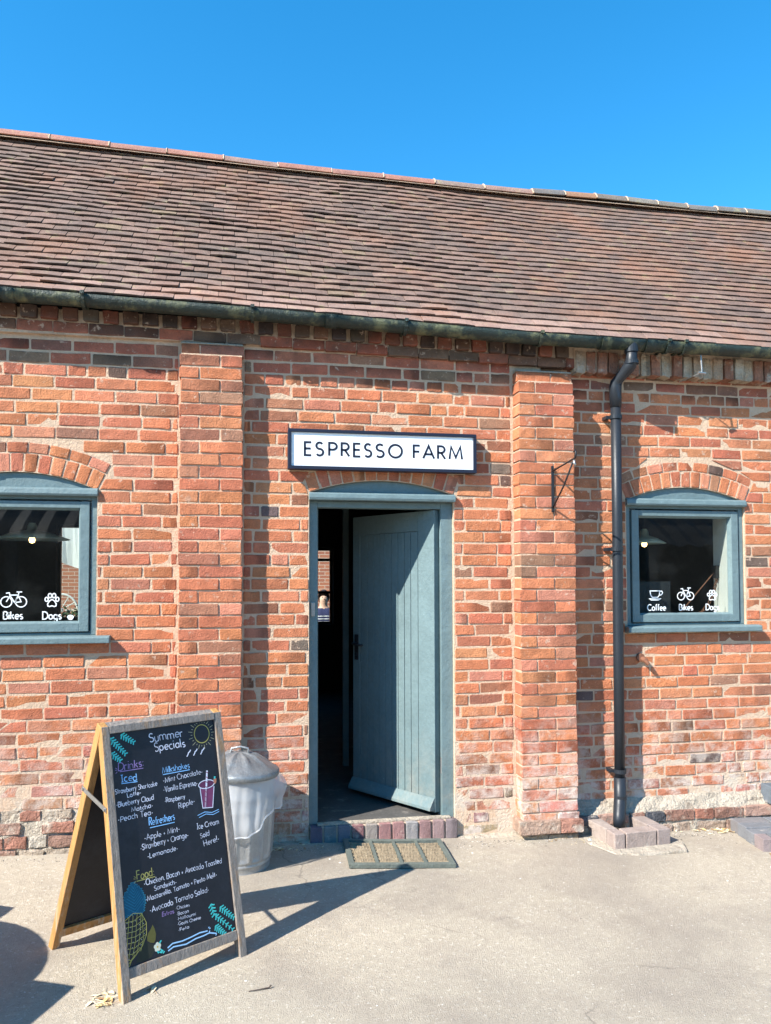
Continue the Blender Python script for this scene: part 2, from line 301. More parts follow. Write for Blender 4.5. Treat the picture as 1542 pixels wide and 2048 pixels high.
# ------------------------------------------------------------------ the setting: ground
def sstep(a, b, x): t = max(0, min(1, (x-a)/(b-a))); return t*t*(3-2*t)
def gz(x, y):
    xx = max(-3, min(4, x)); return sstep(-1.6, -.05, y)*(.05-.026*(xx-.6))
def build_ground():
    xs = [-160, -80, -40, -20, -10, -6, -4]+[-2.6+i*.035 for i in range(206)]+[5.2, 7, 10, 20, 40, 80, 160]
    ys = [-160, -80, -40, -20, -12, -8, -6, -5]+[-4.0+i*.035 for i in range(120)]+[.4, 2, 6, 10, 20, 40, 80, 160]
    vs_ = []
    for y in ys:
        for x in xs:
            z = gz(x, y)
            if -2.7 < x < 4.7 and -4.1 < y < .3:
                z += .004*nz(x*1.7, y*1.7, 3)+.0016*nz(x*9, y*9, 5)+.0012*nz(x*22, y*22, 8)
            if y > .3: z = gz(x, .1)
            vs_.append((x, y, z))
    n = len(xs); fs = [(j*n+i, j*n+i+1, (j+1)*n+i+1, (j+1)*n+i) for j in range(len(ys)-1) for i in range(n-1)]
    b = MB(); b.add(vs_, fs); o = b.build('ground', 'concrete', smooth=True); o['kind'] = 'structure'; return o
build_ground()

# ------------------------------------------------------------------ the barn
barn = root('brick_barn', (1.0, 0, 0), 'long single storey red brick farm barn with clay tile roof and open blue door', 'barn')
YR = .035      # the wall right of the second pilaster stands back a little
XS = 1.93
def yw(x): return YR if x > XS else 0.0
ORANGE = [(.53, .185, .085), (.55, .20, .092), (.51, .175, .085), (.56, .225, .11)]
RED = [(.46, .145, .085), (.43, .13, .078), (.48, .165, .10)]
PINK = [(.50, .21, .135), (.47, .19, .125)]
BROWN = [(.26, .115, .075), (.31, .155, .095), (.24, .15, .10)]
DARK = [(.14, .09, .07), (.14, .095, .085), (.17, .13, .095)]
def brick_tone(x, z):
    r = R.random()
    if z > 2.9: p = BROWN if r < .4 else RED
    elif r < .60: p = ORANGE
    elif r < .82: p = RED
    elif r < .91: p = PINK
    elif r < .982: p = BROWN
    else: p = DARK
    c = R.choice(p); f = R.uniform(.86, 1.1)
    if p is not DARK and z < 2.9: c = tuple(lerp(a, b, .28) for a, b in zip(c, (.52, .18, .088)))
    return tuple(min(.95, q*f*R.uniform(.95, 1.05)) for q in c)
def brick_geo(mb, quad, yf, depth, tone, rough=.0022, tilt=.0018, mp=None, inset=.0045, soot=0):
    """one brick: quad = 4 corners (x, z) of the face, counter-clockwise from bottom left; face towards -y at yf"""
    (ax, az), (bx, bz), (cx, cz), (dx, dz) = quad
    wid = max(.02, abs(bx-ax), abs(cx-dx)); hei = max(.02, abs(dz-az), abs(cz-bz)); eu, ev = min(.2, .004/wid), min(.2, .004/hei)
    US = (0, eu, R.uniform(.28, .42), R.uniform(.58, .72), 1-eu, 1); VS = (0, ev, 1-ev, 1); NX, NZ = 5, 3
    dy = R.uniform(-.0032, .0018); tx, tz = R.uniform(-tilt, tilt), R.uniform(-tilt, tilt)
    g = {}; vs_ = []; cs = []
    tone2 = cl(tone, R.uniform(.5, 1.15)) if R.random() < .35 else tone
    chip = (R.choice((0, NX)), R.choice((0, NZ))) if R.random() < .30 else None
    for j in range(NZ+1):
        for i in range(NX+1):
            u, v = US[i], VS[j]
            x = lerp(lerp(ax, bx, u), lerp(dx, cx, u), v); z = lerp(lerp(az, bz, u), lerp(dz, cz, u), v)
            edge = i in (0, NX) or j in (0, NZ)
            x += R.uniform(-1, 1)*rough*.7; z += R.uniform(-1, 1)*rough*(.8 if edge else .3)
            if i in (0, NX) and j in (0, NZ):
                k = R.uniform(.001, .006)+(R.uniform(.004, .012) if chip == (i, j) else 0); x += k*(1 if i == 0 else -1); z += k*.8*(1 if j == 0 else -1)
            y = yf+dy+tx*(u-.5)*2+tz*(v-.5)*2+(R.uniform(.0015, .0030) if edge else R.uniform(-.5, .5)*rough)
            g[(i, j)] = len(vs_); vs_.append((x, y, z))
            c = tone if u < .5 else tone2
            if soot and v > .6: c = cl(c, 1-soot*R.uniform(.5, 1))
            cs.append(c)
    ring = [(i, 0) for i in range(NX+1)]+[(NX, j) for j in range(1, NZ)]+[(i, NZ) for i in range(NX, -1, -1)]+[(0, j) for j in range(NZ-1, 0, -1)]
    back = {}
    for q in ring:
        back[q] = len(vs_); x, y, z = vs_[g[q]]; vs_.append((x, yf+depth, z)); cs.append(cl(cs[g[q]], .9))
    fs = [(g[(i, j)], g[(i+1, j)], g[(i+1, j+1)], g[(i, j+1)]) for j in range(NZ) for i in range(NX)]
    for k in range(len(ring)):
        a, b = ring[k], ring[(k+1) % len(ring)]; fs.append((g[b], g[a], back[a], back[b]))
    if mp: vs_ = [mp(*v) for v in vs_]
    mb.add(vs_, fs, cs)

# arches: (centre x, half width, spring z, crown z, ring tops, wall y)
def arch(cx, hw, zs, zc):
    r = zc-zs; Rr = (hw*hw+r*r)/(2*r); return dict(cx=cx, hw=hw, zs=zs, zc=zc, R=Rr, cz=zc-Rr, half=math.asin(hw/Rr))
AD = arch(.866, .463, 2.198, 2.282); AL = arch(-1.292, .444, 2.186, 2.288); AW = arch(2.989, .444, 2.192, 2.286)
OPEN = [dict(x0=.403, x1=1.329, z0=-1, z1=2.198, a=AD, rings=(.118,)), dict(x0=-1.736, x1=-.848, z0=1.29, z1=2.186, a=AL, rings=(.112, .066)), dict(x0=2.545, x1=3.433, z0=1.30, z1=2.192, a=AW, rings=(.112, .066))]
def blocked(z):
    """x intervals cut out of a level z by openings and arch rings"""
    out = []
    for o in OPEN:
        if o['z0'] < z <= o['z1']: out.append((o['x0'], o['x1']))
        a = o['a']; ro = a['R']+sum(o['rings'])+.004
        if z > a['zs'] - .02:
            h = z-a['cz']
            if 0 < h < ro:
                w = math.sqrt(ro*ro-h*h); wmax = ro*math.sin(a['half'])+.0
                # the skewback: ring ends on a radial line
                ws = h*math.tan(a['half'])+.005 if z < a['cz']+ro*math.cos(a['half']) else w
                w = min(w, max(ws, a['hw'])) ; out.append((a['cx']-w, a['cx']+w))
    out.append((-.385, 0.0)); out.append((1.72, 2.125))       # behind the pilasters
    return out
CH = .0744; Z0 = .0296
wall_bricks = []     # (score, quad, yf, tone, soot)
NC = 41
for k in range(NC):
    zb = Z0+k*CH; zt = zb+CH; zc_ = zb+CH/2
    wob = lambda x, k=k: .006*nz(x*.9, k*.37, 1)+.003*nz(x*3, k, 2)
    off = (k % 2)*.1175+R.uniform(-.02, .02); header_row = R.random() < .07
    x = -2.4+off; spans = []
    while x < 5.0:
        if header_row: w = .113 if R.random() < .85 else .235
        else:
            w = .235 if R.random() < .87 else .113
            if R.random() < .05: w = .17
        w *= R.uniform(.97, 1.03); spans.append((x, x+w)); x += w
    for (a, b) in spans:
        segs_t = [(a, b)]; ok = True
        # cut by the openings, at the bottom and at the top edge of the course
        def cut(z, a=a, b=b):
            res = [(a, b)]
            for (p, q) in blocked(z):
                nr = []
                for (s, e) in res:
                    if q <= s or p >= e: nr.append((s, e)); continue
                    if s < p: nr.append((s, p))
                    if e > q: nr.append((q, e))
                res = nr
            return res
        cb, ct = cut(zb+.006), cut(zt-.006)
        if not cb or not ct: continue
        for (s, e) in cb:
            best = None
            for (s2, e2) in ct:
                if min(e, e2)-max(s, s2) > .012: best = (s2, e2)
            if not best: continue
            s2, e2 = best; g = R.uniform(.0045, .0075)
            if (e-s) < .03 and (e2-s2) < .03: continue
            if max(s, s2)+2*g >= min(e, e2): continue
            gz_ = .0057+R.uniform(0, .0014)
            quad = [(s+g, zb+gz_+wob(s)), (e-g, zb+gz_+wob(e)), (e2-g, zt-gz_+wob(e)), (s2+g, zt-gz_+wob(s))]
            xm = (s+e)/2; yf = yw(xm)
            if s < XS < e: continue
            rough = R.choice((.0018, .0026, .0036)); dep = .06
            z = zc_
            low = max(0, min(1, (.75-z)/.6)) if xm < 0 else max(0, min(1, (.40-z)/.4))
            if xm < -.3 and z < 1.2 and R.random() < .3: rough = .005
            rough += .003*low
            tone = brick_tone(xm, z)
            if low > 0: tone = tuple(lerp(t, q, low*R.uniform(.2, .75)) for t, q in zip(tone, (.44, .33, .26)))
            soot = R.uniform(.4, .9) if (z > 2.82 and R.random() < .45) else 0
            if low > .35 and xm < 0 and R.random() < .12*low: continue      # lost behind the patching mortar
            pr = project((xm, 0, z)); vis = pr and -40 < pr[0] < 1582 and 0 < pr[1] < 1800
            score = (pr[2] if vis else 99) - (e-s)*4
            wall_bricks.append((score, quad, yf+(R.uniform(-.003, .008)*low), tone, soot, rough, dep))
wall_bricks.sort(key=lambda t: t[0])

def slab(name, outer, holes, y0, y1, m, parent):
    bm = bmesh.new(); es = []
    for loop in [outer]+holes:
        vs_ = [bm.verts.new((x, y0, z)) for x, z in loop]
        es += [bm.edges.new((vs_[i], vs_[(i+1) % len(vs_)])) for i in range(len(vs_))]
    bmesh.ops.triangle_fill(bm, use_beauty=True, edges=es, normal=(0, -1, 0))
    r = bmesh.ops.extrude_face_region(bm, geom=bm.faces[:])
    bmesh.ops.translate(bm, verts=[v for v in r['geom'] if isinstance(v, bmesh.types.BMVert)], vec=(0, y1-y0, 0))
    bmesh.ops.recalc_face_normals(bm, faces=bm.faces[:])
    me = bpy.data.meshes.new(name); bm.to_mesh(me); bm.free(); me.materials.append(M[m])
    o = bpy.data.objects.new(name, me); COL.objects.link(o); attach(o, parent); return o
def arch_pts(a, n=14, grow=0): return [(a['cx']+(a['R']+grow)*math.sin(a['half']*(1-2*i/n)), a['cz']+(a['R']+grow)*math.cos(a['half']*(1-2*i/n))) for i in range(n+1)]
MY = .0026
def hole(o, zb=None): return [(o['x0'], zb if zb is not None else o['z0']), (o['x1'], zb if zb is not None else o['z0'])]+arch_pts(o['a'])
wallA = slab('wall', [(-7, -.4), (.403, -.4), (.403, .0), ]+list(reversed(arch_pts(AD)))[0:0]+[(.403, 2.198)]+list(reversed(arch_pts(AD)))[1:-1]+[(1.329, 2.198), (1.329, -.4), (XS, -.4), (XS, 3.2), (-7, 3.2)],
             [hole(OPEN[1])], MY, .35, 'mortar', barn)
wallB = slab('wall', [(XS, -.4), (11, -.4), (11, 3.2), (XS, 3.2)], [hole(OPEN[2])], YR+MY, .35, 'mortar', barn)
stuffA = MB()
for i, (score, quad, yf, tone, soot, rough, dep) in enumerate(wall_bricks):
    if i < 300:
        b = MB(); brick_geo(b, quad, yf, dep, tone, rough, soot=soot); o = b.build('brick', 'brick', wallA if quad[0][0] < XS else wallB)
    else: brick_geo(stuffA, quad, yf, dep, tone, rough, soot=soot)
o = stuffA.build('brickwork', 'brick', wallA); o['kind'] = 'stuff'

# arch rings
def arch_ring(o, yf, nm, parent, skip=0):
    a = o['a']; r = a['R']
    first = True
    for h in o['rings']:
        step = .0825 if first else .118
        arc = 2*a['half']*(r+h/2); n = max(3, round(arc/step)); n += (n+1) % 2
        for i in range(n):
            t0 = -a['half']+2*a['half']*i/n; t1 = -a['half']+2*a['half']*(i+1)/n; gp = .0048
            def pt(t, rr): return (a['cx']+rr*math.sin(t), a['cz']+rr*math.cos(t))
            q = [pt(t0+gp/r, r+.003), pt(t1-gp/r, r+.003), pt(t1-gp/(r+h), r+h-.005), pt(t0+gp/(r+h), r+h-.005)]
            b = MB(); brick_geo(b, q, yf-.001, .11 if first else .06, brick_tone(0, 1), .0024); b.build(nm, 'brick', parent)
        r += h; first = False
for o_, y_, p_ in ((OPEN[0], 0, wallA), (OPEN[1], 0, wallA), (OPEN[2], YR, wallB)): arch_ring(o_, y_, 'arch_brick', p_)
# thin sloping tiles laid over the left window arch
for (x0, z0, x1, z1) in ((-.995, 2.408, -.86, 2.372), (-1.16, 2.432, -1.01, 2.411)):
    b = MB(); brick_geo(b, [(x0, z0), (x1, z1), (x1, z1+.011), (x0, z0+.011)], 0, .05, (.36, .2, .16), .001); b.build('creasing_tile', 'brick', wallA)

# pilasters
def pilaster(x0, x1, yf, ztop, base):
    ybk = yw((x0+x1)/2)+.004
    b = MB(); b.box(x0+.006, x1-.006, yf+.005, .02 if x1 < XS else .045, -.1, ztop-CH+.004); b.box(x0+.008, x1-.008, yf+.040, .02 if x1 < XS else .045, ztop-CH+.004, ztop-.01)
    p = b.build('pilaster', 'mortar', barn)
    k = 0; z = Z0 if base is None else base
    k0 = round((z-Z0)/CH)
    for k in range(k0, 60):
        zb = Z0+k*CH; zt = zb+CH
        if zt > ztop+.001: break
        w = x1-x0; split = .235 if (k % 2) else .113
        if w - split < .09: split = w*.62
        jx = R.uniform(-.005, .005)
        cap_y = yf
        if zt > ztop-CH*.9: cap_y = yf+.035
        elif zt > ztop-CH*1.9 and False: cap_y = yf
        for (s, e) in ((x0, x0+split), (x0+split, x1)):
            if s > x0 and (e-s) < .03: continue
            g = .0045; gs = g if s > x0 else 0; ge = g if e < x1 else 0
            q = [(s+gs+jx*(gs == 0), zb+.005), (e-ge+jx*(ge == 0), zb+.005), (e-ge+jx*(ge == 0), zt-.005), (s+gs+jx*(gs == 0), zt-.005)]
            zc = (zb+zt)/2; tone = brick_tone(0, min(zc, 2.5)); low = max(0, min(1, (.55-zc)/.5))
            if low > 0: tone = tuple(lerp(t, q_, low*R.uniform(.15, .6)) for t, q_ in zip(tone, (.48, .38, .32)))
            b = MB(); brick_geo(b, q, cap_y, ybk-cap_y+.02, tone, .0030+.002*low, soot=.5 if zt > ztop-CH*1.5 else 0); b.build('pilaster_brick', 'brick', p)
    # sloping mortar cap
    b = MB(); b.add([(x0-.003, yf+.030, ztop-.003), (x1+.003, yf+.030, ztop-.003), (x1+.003, ybk, ztop-.003), (x0-.003, ybk, ztop-.003), (x0, yf+.038, ztop+.008), (x1, yf+.038, ztop+.008), (x1, ybk, ztop+.022), (x0, ybk, ztop+.022)],
                    [(3, 2, 1, 0), (4, 5, 6, 7), (0, 1, 5, 4), (1, 2, 6, 5), (2, 3, 7, 6), (3, 0, 4, 7)]); b.build('mortar_cap', 'mortar_grey', p, bevel=.004)
    return p
pl = pilaster(-.372, -.005, -.088, Z0+CH*41, None)
pr_ = pilaster(1.735, 2.112, -.108, Z0+CH*40, Z0+CH)
# worn foot of the right pilaster: an overhanging course on rough blocks
for (s, e, c) in ((1.712, 1.98, (.40, .27, .20)), (1.985, 2.13, (.42, .21, .15))):
    b = MB(); brick_geo(b, [(s, .055), (e, .055), (e, .135), (s, .14)], -.142, .17, c, .005); b.build('pilaster_brick', 'stone', pr_)
for (s, e) in ((1.74, 1.90), (1.91, 2.10)):
    b = MB(); brick_geo(b, [(s, -.06), (e, -.06), (e, .04), (s, .04)], -.115, .14, (.45, .36, .25), .007); b.build('pilaster_brick', 'stone', pr_)

# corbelled cornice under the eaves
for i in range(26):
    x = -2.3+i*.2; 
    w = .195
    if x > 2.15: break
    z = interp(x+.1, [(-1.33, 3.118), (.035, 3.098), (1.76, 3.058), (3.45, 3.05)])
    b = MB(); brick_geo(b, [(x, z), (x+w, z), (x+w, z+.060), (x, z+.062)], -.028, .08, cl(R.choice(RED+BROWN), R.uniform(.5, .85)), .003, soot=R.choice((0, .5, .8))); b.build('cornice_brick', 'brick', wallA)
for i in range(44):
    x = -2.3+i*.1135
    if x > 2.12: break
    z = interp(x+.05, [(-1.33, 3.187), (.035, 3.167), (1.76, 3.120), (3.45, 3.11)])
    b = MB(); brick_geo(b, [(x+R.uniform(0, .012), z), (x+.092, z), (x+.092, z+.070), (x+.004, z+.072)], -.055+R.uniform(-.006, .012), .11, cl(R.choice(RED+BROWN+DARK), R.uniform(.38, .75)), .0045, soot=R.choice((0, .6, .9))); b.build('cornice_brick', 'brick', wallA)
for i in range(34):
    x = 2.16+i*.0775
    b = MB(); brick_geo(b, [(x, 3.022+R.uniform(-.006, .01)), (x+.062, 3.02), (x+.062, 3.165), (x, 3.165)], -.045+R.uniform(-.012, .012), .11, R.choice([(.42, .30, .21), (.36, .17, .11), (.46, .36, .26), (.30, .14, .09)]), .006); b.build('cornice_brick', 'stone', wallB)
b = MB(); b.box(-6.9, 2.155, -.022, .05, 3.10, 3.25); b.box(2.155, 9, -.03, .06, 3.035, 3.25); b.build('cornice_bed', 'mortar', wallA)

# plinth of the right wall: brick courses under a rough mortar fillet, rubble at the left foot
def rough_strip(name, prof, x0, x1, m, parent, amp=.012, nx=None, sc=9):
    nx = nx or int((x1-x0)/.025); vs_ = []; n = len(prof)
    for i in range(nx+1):
        x = lerp(x0, x1, i/nx)
        for j, (y, z) in enumerate(prof):
            k = 0 if j in (0, n-1) else 1
            vs_.append((x, y+k*amp*(nz(x*sc, j*.9, 4)*1.6+R.uniform(-.3, .3)), z+k*amp*(nz(x*sc*.6, j*.7, 9)*1.8+R.uniform(-.25, .25))))
    fs = [(i*n+j, (i+1)*n+j, (i+1)*n+j+1, i*n+j+1) for i in range(nx) for j in range(n-1)]
    b = MB(); b.add(vs_, fs); return b.build(name, m, parent)
rough_strip('mortar_fillet', [(-.05, -.15), (-.048, .0), (-.046, .09), (-.034, .125), (-.018, .150), (0, .175), (.022, .198), (.045, .21)], 2.125, 4.6, 'mortar_grey', wallB, .010)
x = 2.14
while x < 4.5:
    w = R.choice((.11, .14, .22)); c = R.choice([(.33, .20, .15), (.28, .15, .11), (.42, .26, .2), (.36, .16, .11), (.10, .10, .11)])
    b = MB(); brick_geo(b, [(x, .062), (x+w-.012, .062), (x+w-.012, .122), (x, .125)], -.057+R.uniform(-.006, .006), .05, c, .006); b.build('plinth_brick', 'stone', wallB); x += w
x = 2.16
while x < 4.5:
    w = R.choice((.13, .2, .26)); c = R.choice([(.38, .28, .21), (.42, .36, .28), (.33, .22, .17)])
    b = MB(); brick_geo(b, [(x, -.04), (x+w-.014, -.04), (x+w-.014, .046+R.uniform(-.01, .006)), (x, .048+R.uniform(-.01, .006))], -.058+R.uniform(-.01, .01), .06, c, .009); b.build('plinth_brick', 'stone', wallB); x += w
rough_strip('mortar_fillet', [(-.038, -.1), (-.036, .02), (-.034, .12), (-.030, .20), (-.022, .26), (-.008, .31), (.008, .345), (.012, .37)], -2.6, -.372, 'mortar_grey', wallA, .012, sc=6)
for z0, z1 in ((.06, .125), (.135, .20), (.21, .27), (.28, .335)):
    x = -2.0+R.uniform(0, .1)
    while x < -.40:
        w = R.uniform(.1, .26); e = min(x+w-.014, -.392)
        if R.random() < .80 and e-x > .05:
            c = R.choice([(.42, .34, .26), (.36, .17, .12), (.40, .24, .18), (.50, .44, .36), (.34, .20, .15)])
            b = MB(); brick_geo(b, [(x, z0), (e, z0), (e, z1+R.uniform(-.008, .004)), (x, z1+R.uniform(-.008, .004))], (-.048 if z1 < .21 else -.040 if z1 < .3 else -.018)+R.uniform(-.008, .006), .06, c, .008); b.build('plinth_brick', 'stone', wallA)
        x += w

# door step of bricks on edge
st = root('brick_doorstep', (.87, -.03, .03), 'row of dull red and grey bricks on edge forming the step under the blue door', 'doorstep')
boxo('bed', 'mortar', st, .408, 1.338, -.012, .10, -.02, .143)
SC = [(.13, .11, .15), (.16, .19, .20), (.15, .15, .18), (.22, .11, .11), (.28, .24, .21), (.30, .16, .15), (.31, .17, .16), (.28, .26, .25), (.30, .18, .17), (.28, .19, .18), (.24, .19, .19)]
for i in range(11):
    x = .405+i*.0853; brk = MB(); q = [(x+.005, .030), (x+.078, .030), (x+.078, .146), (x+.005, .147)]
    brick_geo(brk, q, -.026, .11, SC[i], .0022); brk.build('step_brick', 'bluebrick', st)
rough_strip('soil_edge', [(-.09, .0), (-.06, .052), (-.03, .062), (.01, .068)], -.36, .41, 'mortar_grey', wallA, .008)
rough_strip('soil_edge', [(-.08, -.02), (-.05, .024), (-.03, .032), (.01, .036)], 1.34, 1.74, 'mortar_grey', wallA, .006)

# door frame, door
fr = root('door_frame', (0, 0, 0), '', ''); bpy.data.objects.remove(fr)
frame = MB(); frame.box(.401, .456, .034, .12, .148, 2.150); frame.box(1.252, 1.331, .034, .12, .135, 2.150); frame.box(.456, 1.252, .036, .12, 2.110, 2.150)
df = frame.build('door_frame', 'blue', barn, bevel=.003)
boxo('door_stop', 'blue', df, 1.243, 1.252, .080, .12, .15, 2.11); boxo('door_stop', 'blue', df, .456, .466, .080, .12, .15, 2.11)
b = MB(); b.add([(x, y, z) for y, z in ((.034, 2.151), (-.028, 2.151), (-.033, 2.166), (-.030, 2.190), (-.018, 2.198), (.034, 2.203)) for x in (.402, 1.336)],
                [(0, 1, 3, 2), (2, 3, 5, 4), (4, 5, 7, 6), (6, 7, 9, 8), (8, 9, 11, 10), (10, 11, 1, 0), (0, 2, 4, 6, 8, 10), (1, 11, 9, 7, 5, 3)]); b.build('drip_rail', 'blue', df, bevel=.003)
def tympanum(a, y0, y1, zb, parent):
    top = arch_pts(a, 16, -.002); pts = [(a['cx']-a['hw']+.002, zb)]+[(a['cx']+a['hw']-.002, zb)]+top
    n = len(pts); b = MB(); b.add([(x, y0, z) for x, z in pts]+[(x, y1, z) for x, z in pts], [tuple(range(n))]+[((i+1) % n, i, n+i, n+(i+1) % n) for i in range(n)])
    return b.build('arched_panel', 'blue', parent)
tympanum(AD, .032, .06, 2.16, df)
boxo('latch_keep', 'steel', df, .418, .442, .026, .034, 1.43, 1.515)
boxo('threshold', 'mortar_grey', df, .456, 1.30, .0, .045, .146, .158)
HX, HY = 1.212, .05; dX, dY = -.550, .835
dl = root('dummy', (0, 0, 0), '', ''); bpy.data.objects.remove(dl)
def DL(s, t, z): return (HX+dX*s+(-dY)*(-t)*1.0, HY+dY*s+(-dX)*t*1.0, z)   # s along the leaf, t into its thickness
def DLm(x, y, z): return DL(x, y, z)
door = MB(); door.box(0, .788, .014, .046, .172, 2.105, fn=DLm); dr = door.build('door', 'blue', barn, bevel=.002)
SL = [.146, .213, .273, .334, .396, .46, .516, .576, .639, .714]
b = MB(); b.box(0, .1435, -.001, .014, .172, 2.105, fn=DLm); b.build('stile', 'blue', dr, bevel=.002)
for i in range(len(SL)-1):
    b = MB(); jt = R.uniform(0, .0015); b.box(SL[i]+.0022, SL[i+1]-.0022, jt, .0138, .255, 1.972, fn=DLm); b.build('board', 'blue', dr, bevel=.002)
b = MB(); b.box(.7162, .788, -.001, .014, .172, 2.105, fn=DLm); b.build('stile', 'blue', dr, bevel=.002)
b = MB(); b.box(.1438, .7158, -.002, .0136, 1.975, 2.105, fn=DLm); b.build('rail', 'blue', dr, bevel=.002)
b = MB(); P_ = [(.0, .262), (-.006, .262), (-.045, .205), (-.047, .188), (.0, .184)]
b.add([DL(s, t, z) for s in (.004, .792) for t, z in P_], [(0, 1, 2, 3, 4), (9, 8, 7, 6, 5)]+[(i, 5+i, 5+(i+1) % 5, (i+1) % 5) for i in range(5)]); b.build('weatherboard', 'blue', dr, bevel=.002)
hp = MB(); hp.box(.728, .768, -.007, -.001, 1.09, 1.27, fn=DLm); h_ = hp.build('handle_plate', 'black', dr, bevel=.003)
b = MB(); b.tube([DL(.748, -.006, 1.205), DL(.748, -.045, 1.205), DL(.735, -.052, 1.205), DL(.640, -.050, 1.200)], .009, 8); b.build('lever', 'black', h_, smooth=True)
b = MB(); b.tube([DL(.748, -.006, 1.13), DL(.748, -.014, 1.13)], .012, 8); b.build('keyhole_cover', 'black', h_)
for z in (.42, 1.86):
    b = MB(); b.tube([(1.254, .048, z), (1.254, .048, z+.10)], .008, 8); b.build('hinge', 'steel' if z < 1 else 'blue', dr)

# windows
def window(o, y, name_parent, left_cut=None):
    x0, x1 = o['x0'], o['x1']; zs = o['z1']; zb = o['z0']+.045
    f = MB(); fy0, fy1 = y+.020, y+.09
    f.box(x0+.002, x0+.034, fy0, fy1, zb, zs-.03); f.box(x1-.034, x1-.002, fy0, fy1, zb, zs-.03); f.box(x0+.034, x1-.034, fy0+.002, fy1, zs-.055, zs-.03); f.box(x0+.034, x1-.034, fy0+.002, fy1, zb, zb+.012)
    w = f.build('window', 'blue', name_parent, bevel=.002)
    b = MB(); b.add([(x, yy, z) for yy, z in ((y+.04, zs-.036), (y-.018, zs-.036), (y-.024, zs-.024), (y-.020, zs+.002), (y-.008, zs+.012), (y+.04, zs+.016)) for x in (x0-.004, x1+.006)],
                    [(0, 1, 3, 2), (2, 3, 5, 4), (4, 5, 7, 6), (6, 7, 9, 8), (8, 9, 11, 10), (10, 11, 1, 0), (0, 2, 4, 6, 8, 10), (1, 11, 9, 7, 5, 3)]); b.build('drip_rail', 'blue', w, bevel=.003)
    t = tympanum(o['a'], y+.022, y+.05, zs-.03, w)
    # sash stands a little proud of the frame, with a dark gap round it
    s = MB(); sx0, sx1, sz0, sz1 = x0+.044, x1-.044, zb+.020, zs-.066; sy0, sy1 = y+.010, y+.06; sw = .052
    s.box(sx0, sx0+sw, sy0, sy1, sz0, sz1); s.box(sx1-sw, sx1, sy0, sy1, sz0, sz1); s.box(sx0+sw, sx1-sw, sy0+.0008, sy1, sz1-sw*.75, sz1); s.box(sx0+sw, sx1-sw, sy0+.0008, sy1, sz0, sz0+sw*.95)
    sh = s.build('sash', 'blue', w, bevel=.0025)
    g = MB(); g.box(sx0+sw-.006, sx1-sw+.006, y+.044, y+.048, sz0+sw*.9, sz1-sw*.7); gl = g.build('pane', 'glass', sh) if False else g.build('pane', 'glass', w)
    q = MB()   # putty line
    gx0, gx1, gz0, gz1 = sx0+sw, sx1-sw, sz0+sw*.95, sz1-sw*.75
    for (a, bb, c_, d_) in ((gx0, gz0, gx1, gz0), (gx1, gz0, gx1, gz1), (gx1, gz1, gx0, gz1), (gx0, gz1, gx0, gz0)):
        v = Vector((bb-d_, c_-a)); 
        dd = Vector((c_-a, d_-bb)).normalized(); nn = Vector((-dd.y, dd.x))*.012
        q.add([(a, y+.012, bb), (c_, y+.012, d_), (c_+nn.x-dd.x*.012, y+.043, d_+nn.y-dd.y*.012), (a+nn.x+dd.x*.012, y+.043, bb+nn.y+dd.y*.012)], [(0, 1, 2, 3)])
    q.build('putty', 'blue', w)
    sl_ = MB(); sx1_ = x1+.085; xl = x0-.02
    sl_.add([(x, yy, z) for yy, z in ((y+.10, zb+.004), (y-.045, zb-.006), (y-.056, zb-.014), (y-.056, zb-.046), (y-.02, zb-.048), (y+.10, zb-.048)) for x in (xl, sx1_)],
            [(0, 1, 3, 2), (2, 3, 5, 4), (4, 5, 7, 6), (6, 7, 9, 8), (8, 9, 11, 10), (10, 11, 1, 0), (0, 2, 4, 6, 8, 10), (1, 11, 9, 7, 5, 3)]); sl_.build('sill', 'blue', w, bevel=.004)
    # plastered splays behind the glass
    rv = MB()
    rv.add([(x1-.098, y+.062, zb), (x1-.022, .37, zb-.02), (x1-.022, .37, zs+.02), (x1-.098, y+.062, zs), (x1-.002, y+.062, zb), (x1+.08, .372, zb-.1), (x1+.08, .372, zs+.02), (x1-.002, y+.062, zs)], [(0, 1, 2, 3), (4, 7, 6, 5), (0, 4, 5, 1), (3, 2, 6, 7), (0, 3, 7, 4), (1, 5, 6, 2)])
    rv.build('reveal', 'whitepaint', w)
    rv = MB(); xx = x0
    rv.add([(xx+.098, y+.062, zb), (xx+.022, .37, zb-.02), (xx+.022, .37, zs+.02), (xx+.098, y+.062, zs), (xx+.002, y+.062, zb), (xx-.08, .372, zb-.1), (xx-.08, .372, zs+.02), (xx+.002, y+.062, zs)], [(3, 2, 1, 0), (5, 6, 7, 4), (1, 5, 4, 0), (7, 6, 2, 3), (4, 7, 3, 0), (2, 6, 5, 1)])
    rv.build('reveal', 'whitepaint', w)
    b = MB(); b.box(x0-.02, x1+.02, y+.064, .371, zb-.03, zb+.016); b.build('inner_sill', 'whitepaint', w)
    return w
wl = window(OPEN[1], 0, wallA); wr = window(OPEN[2], YR, wallB)

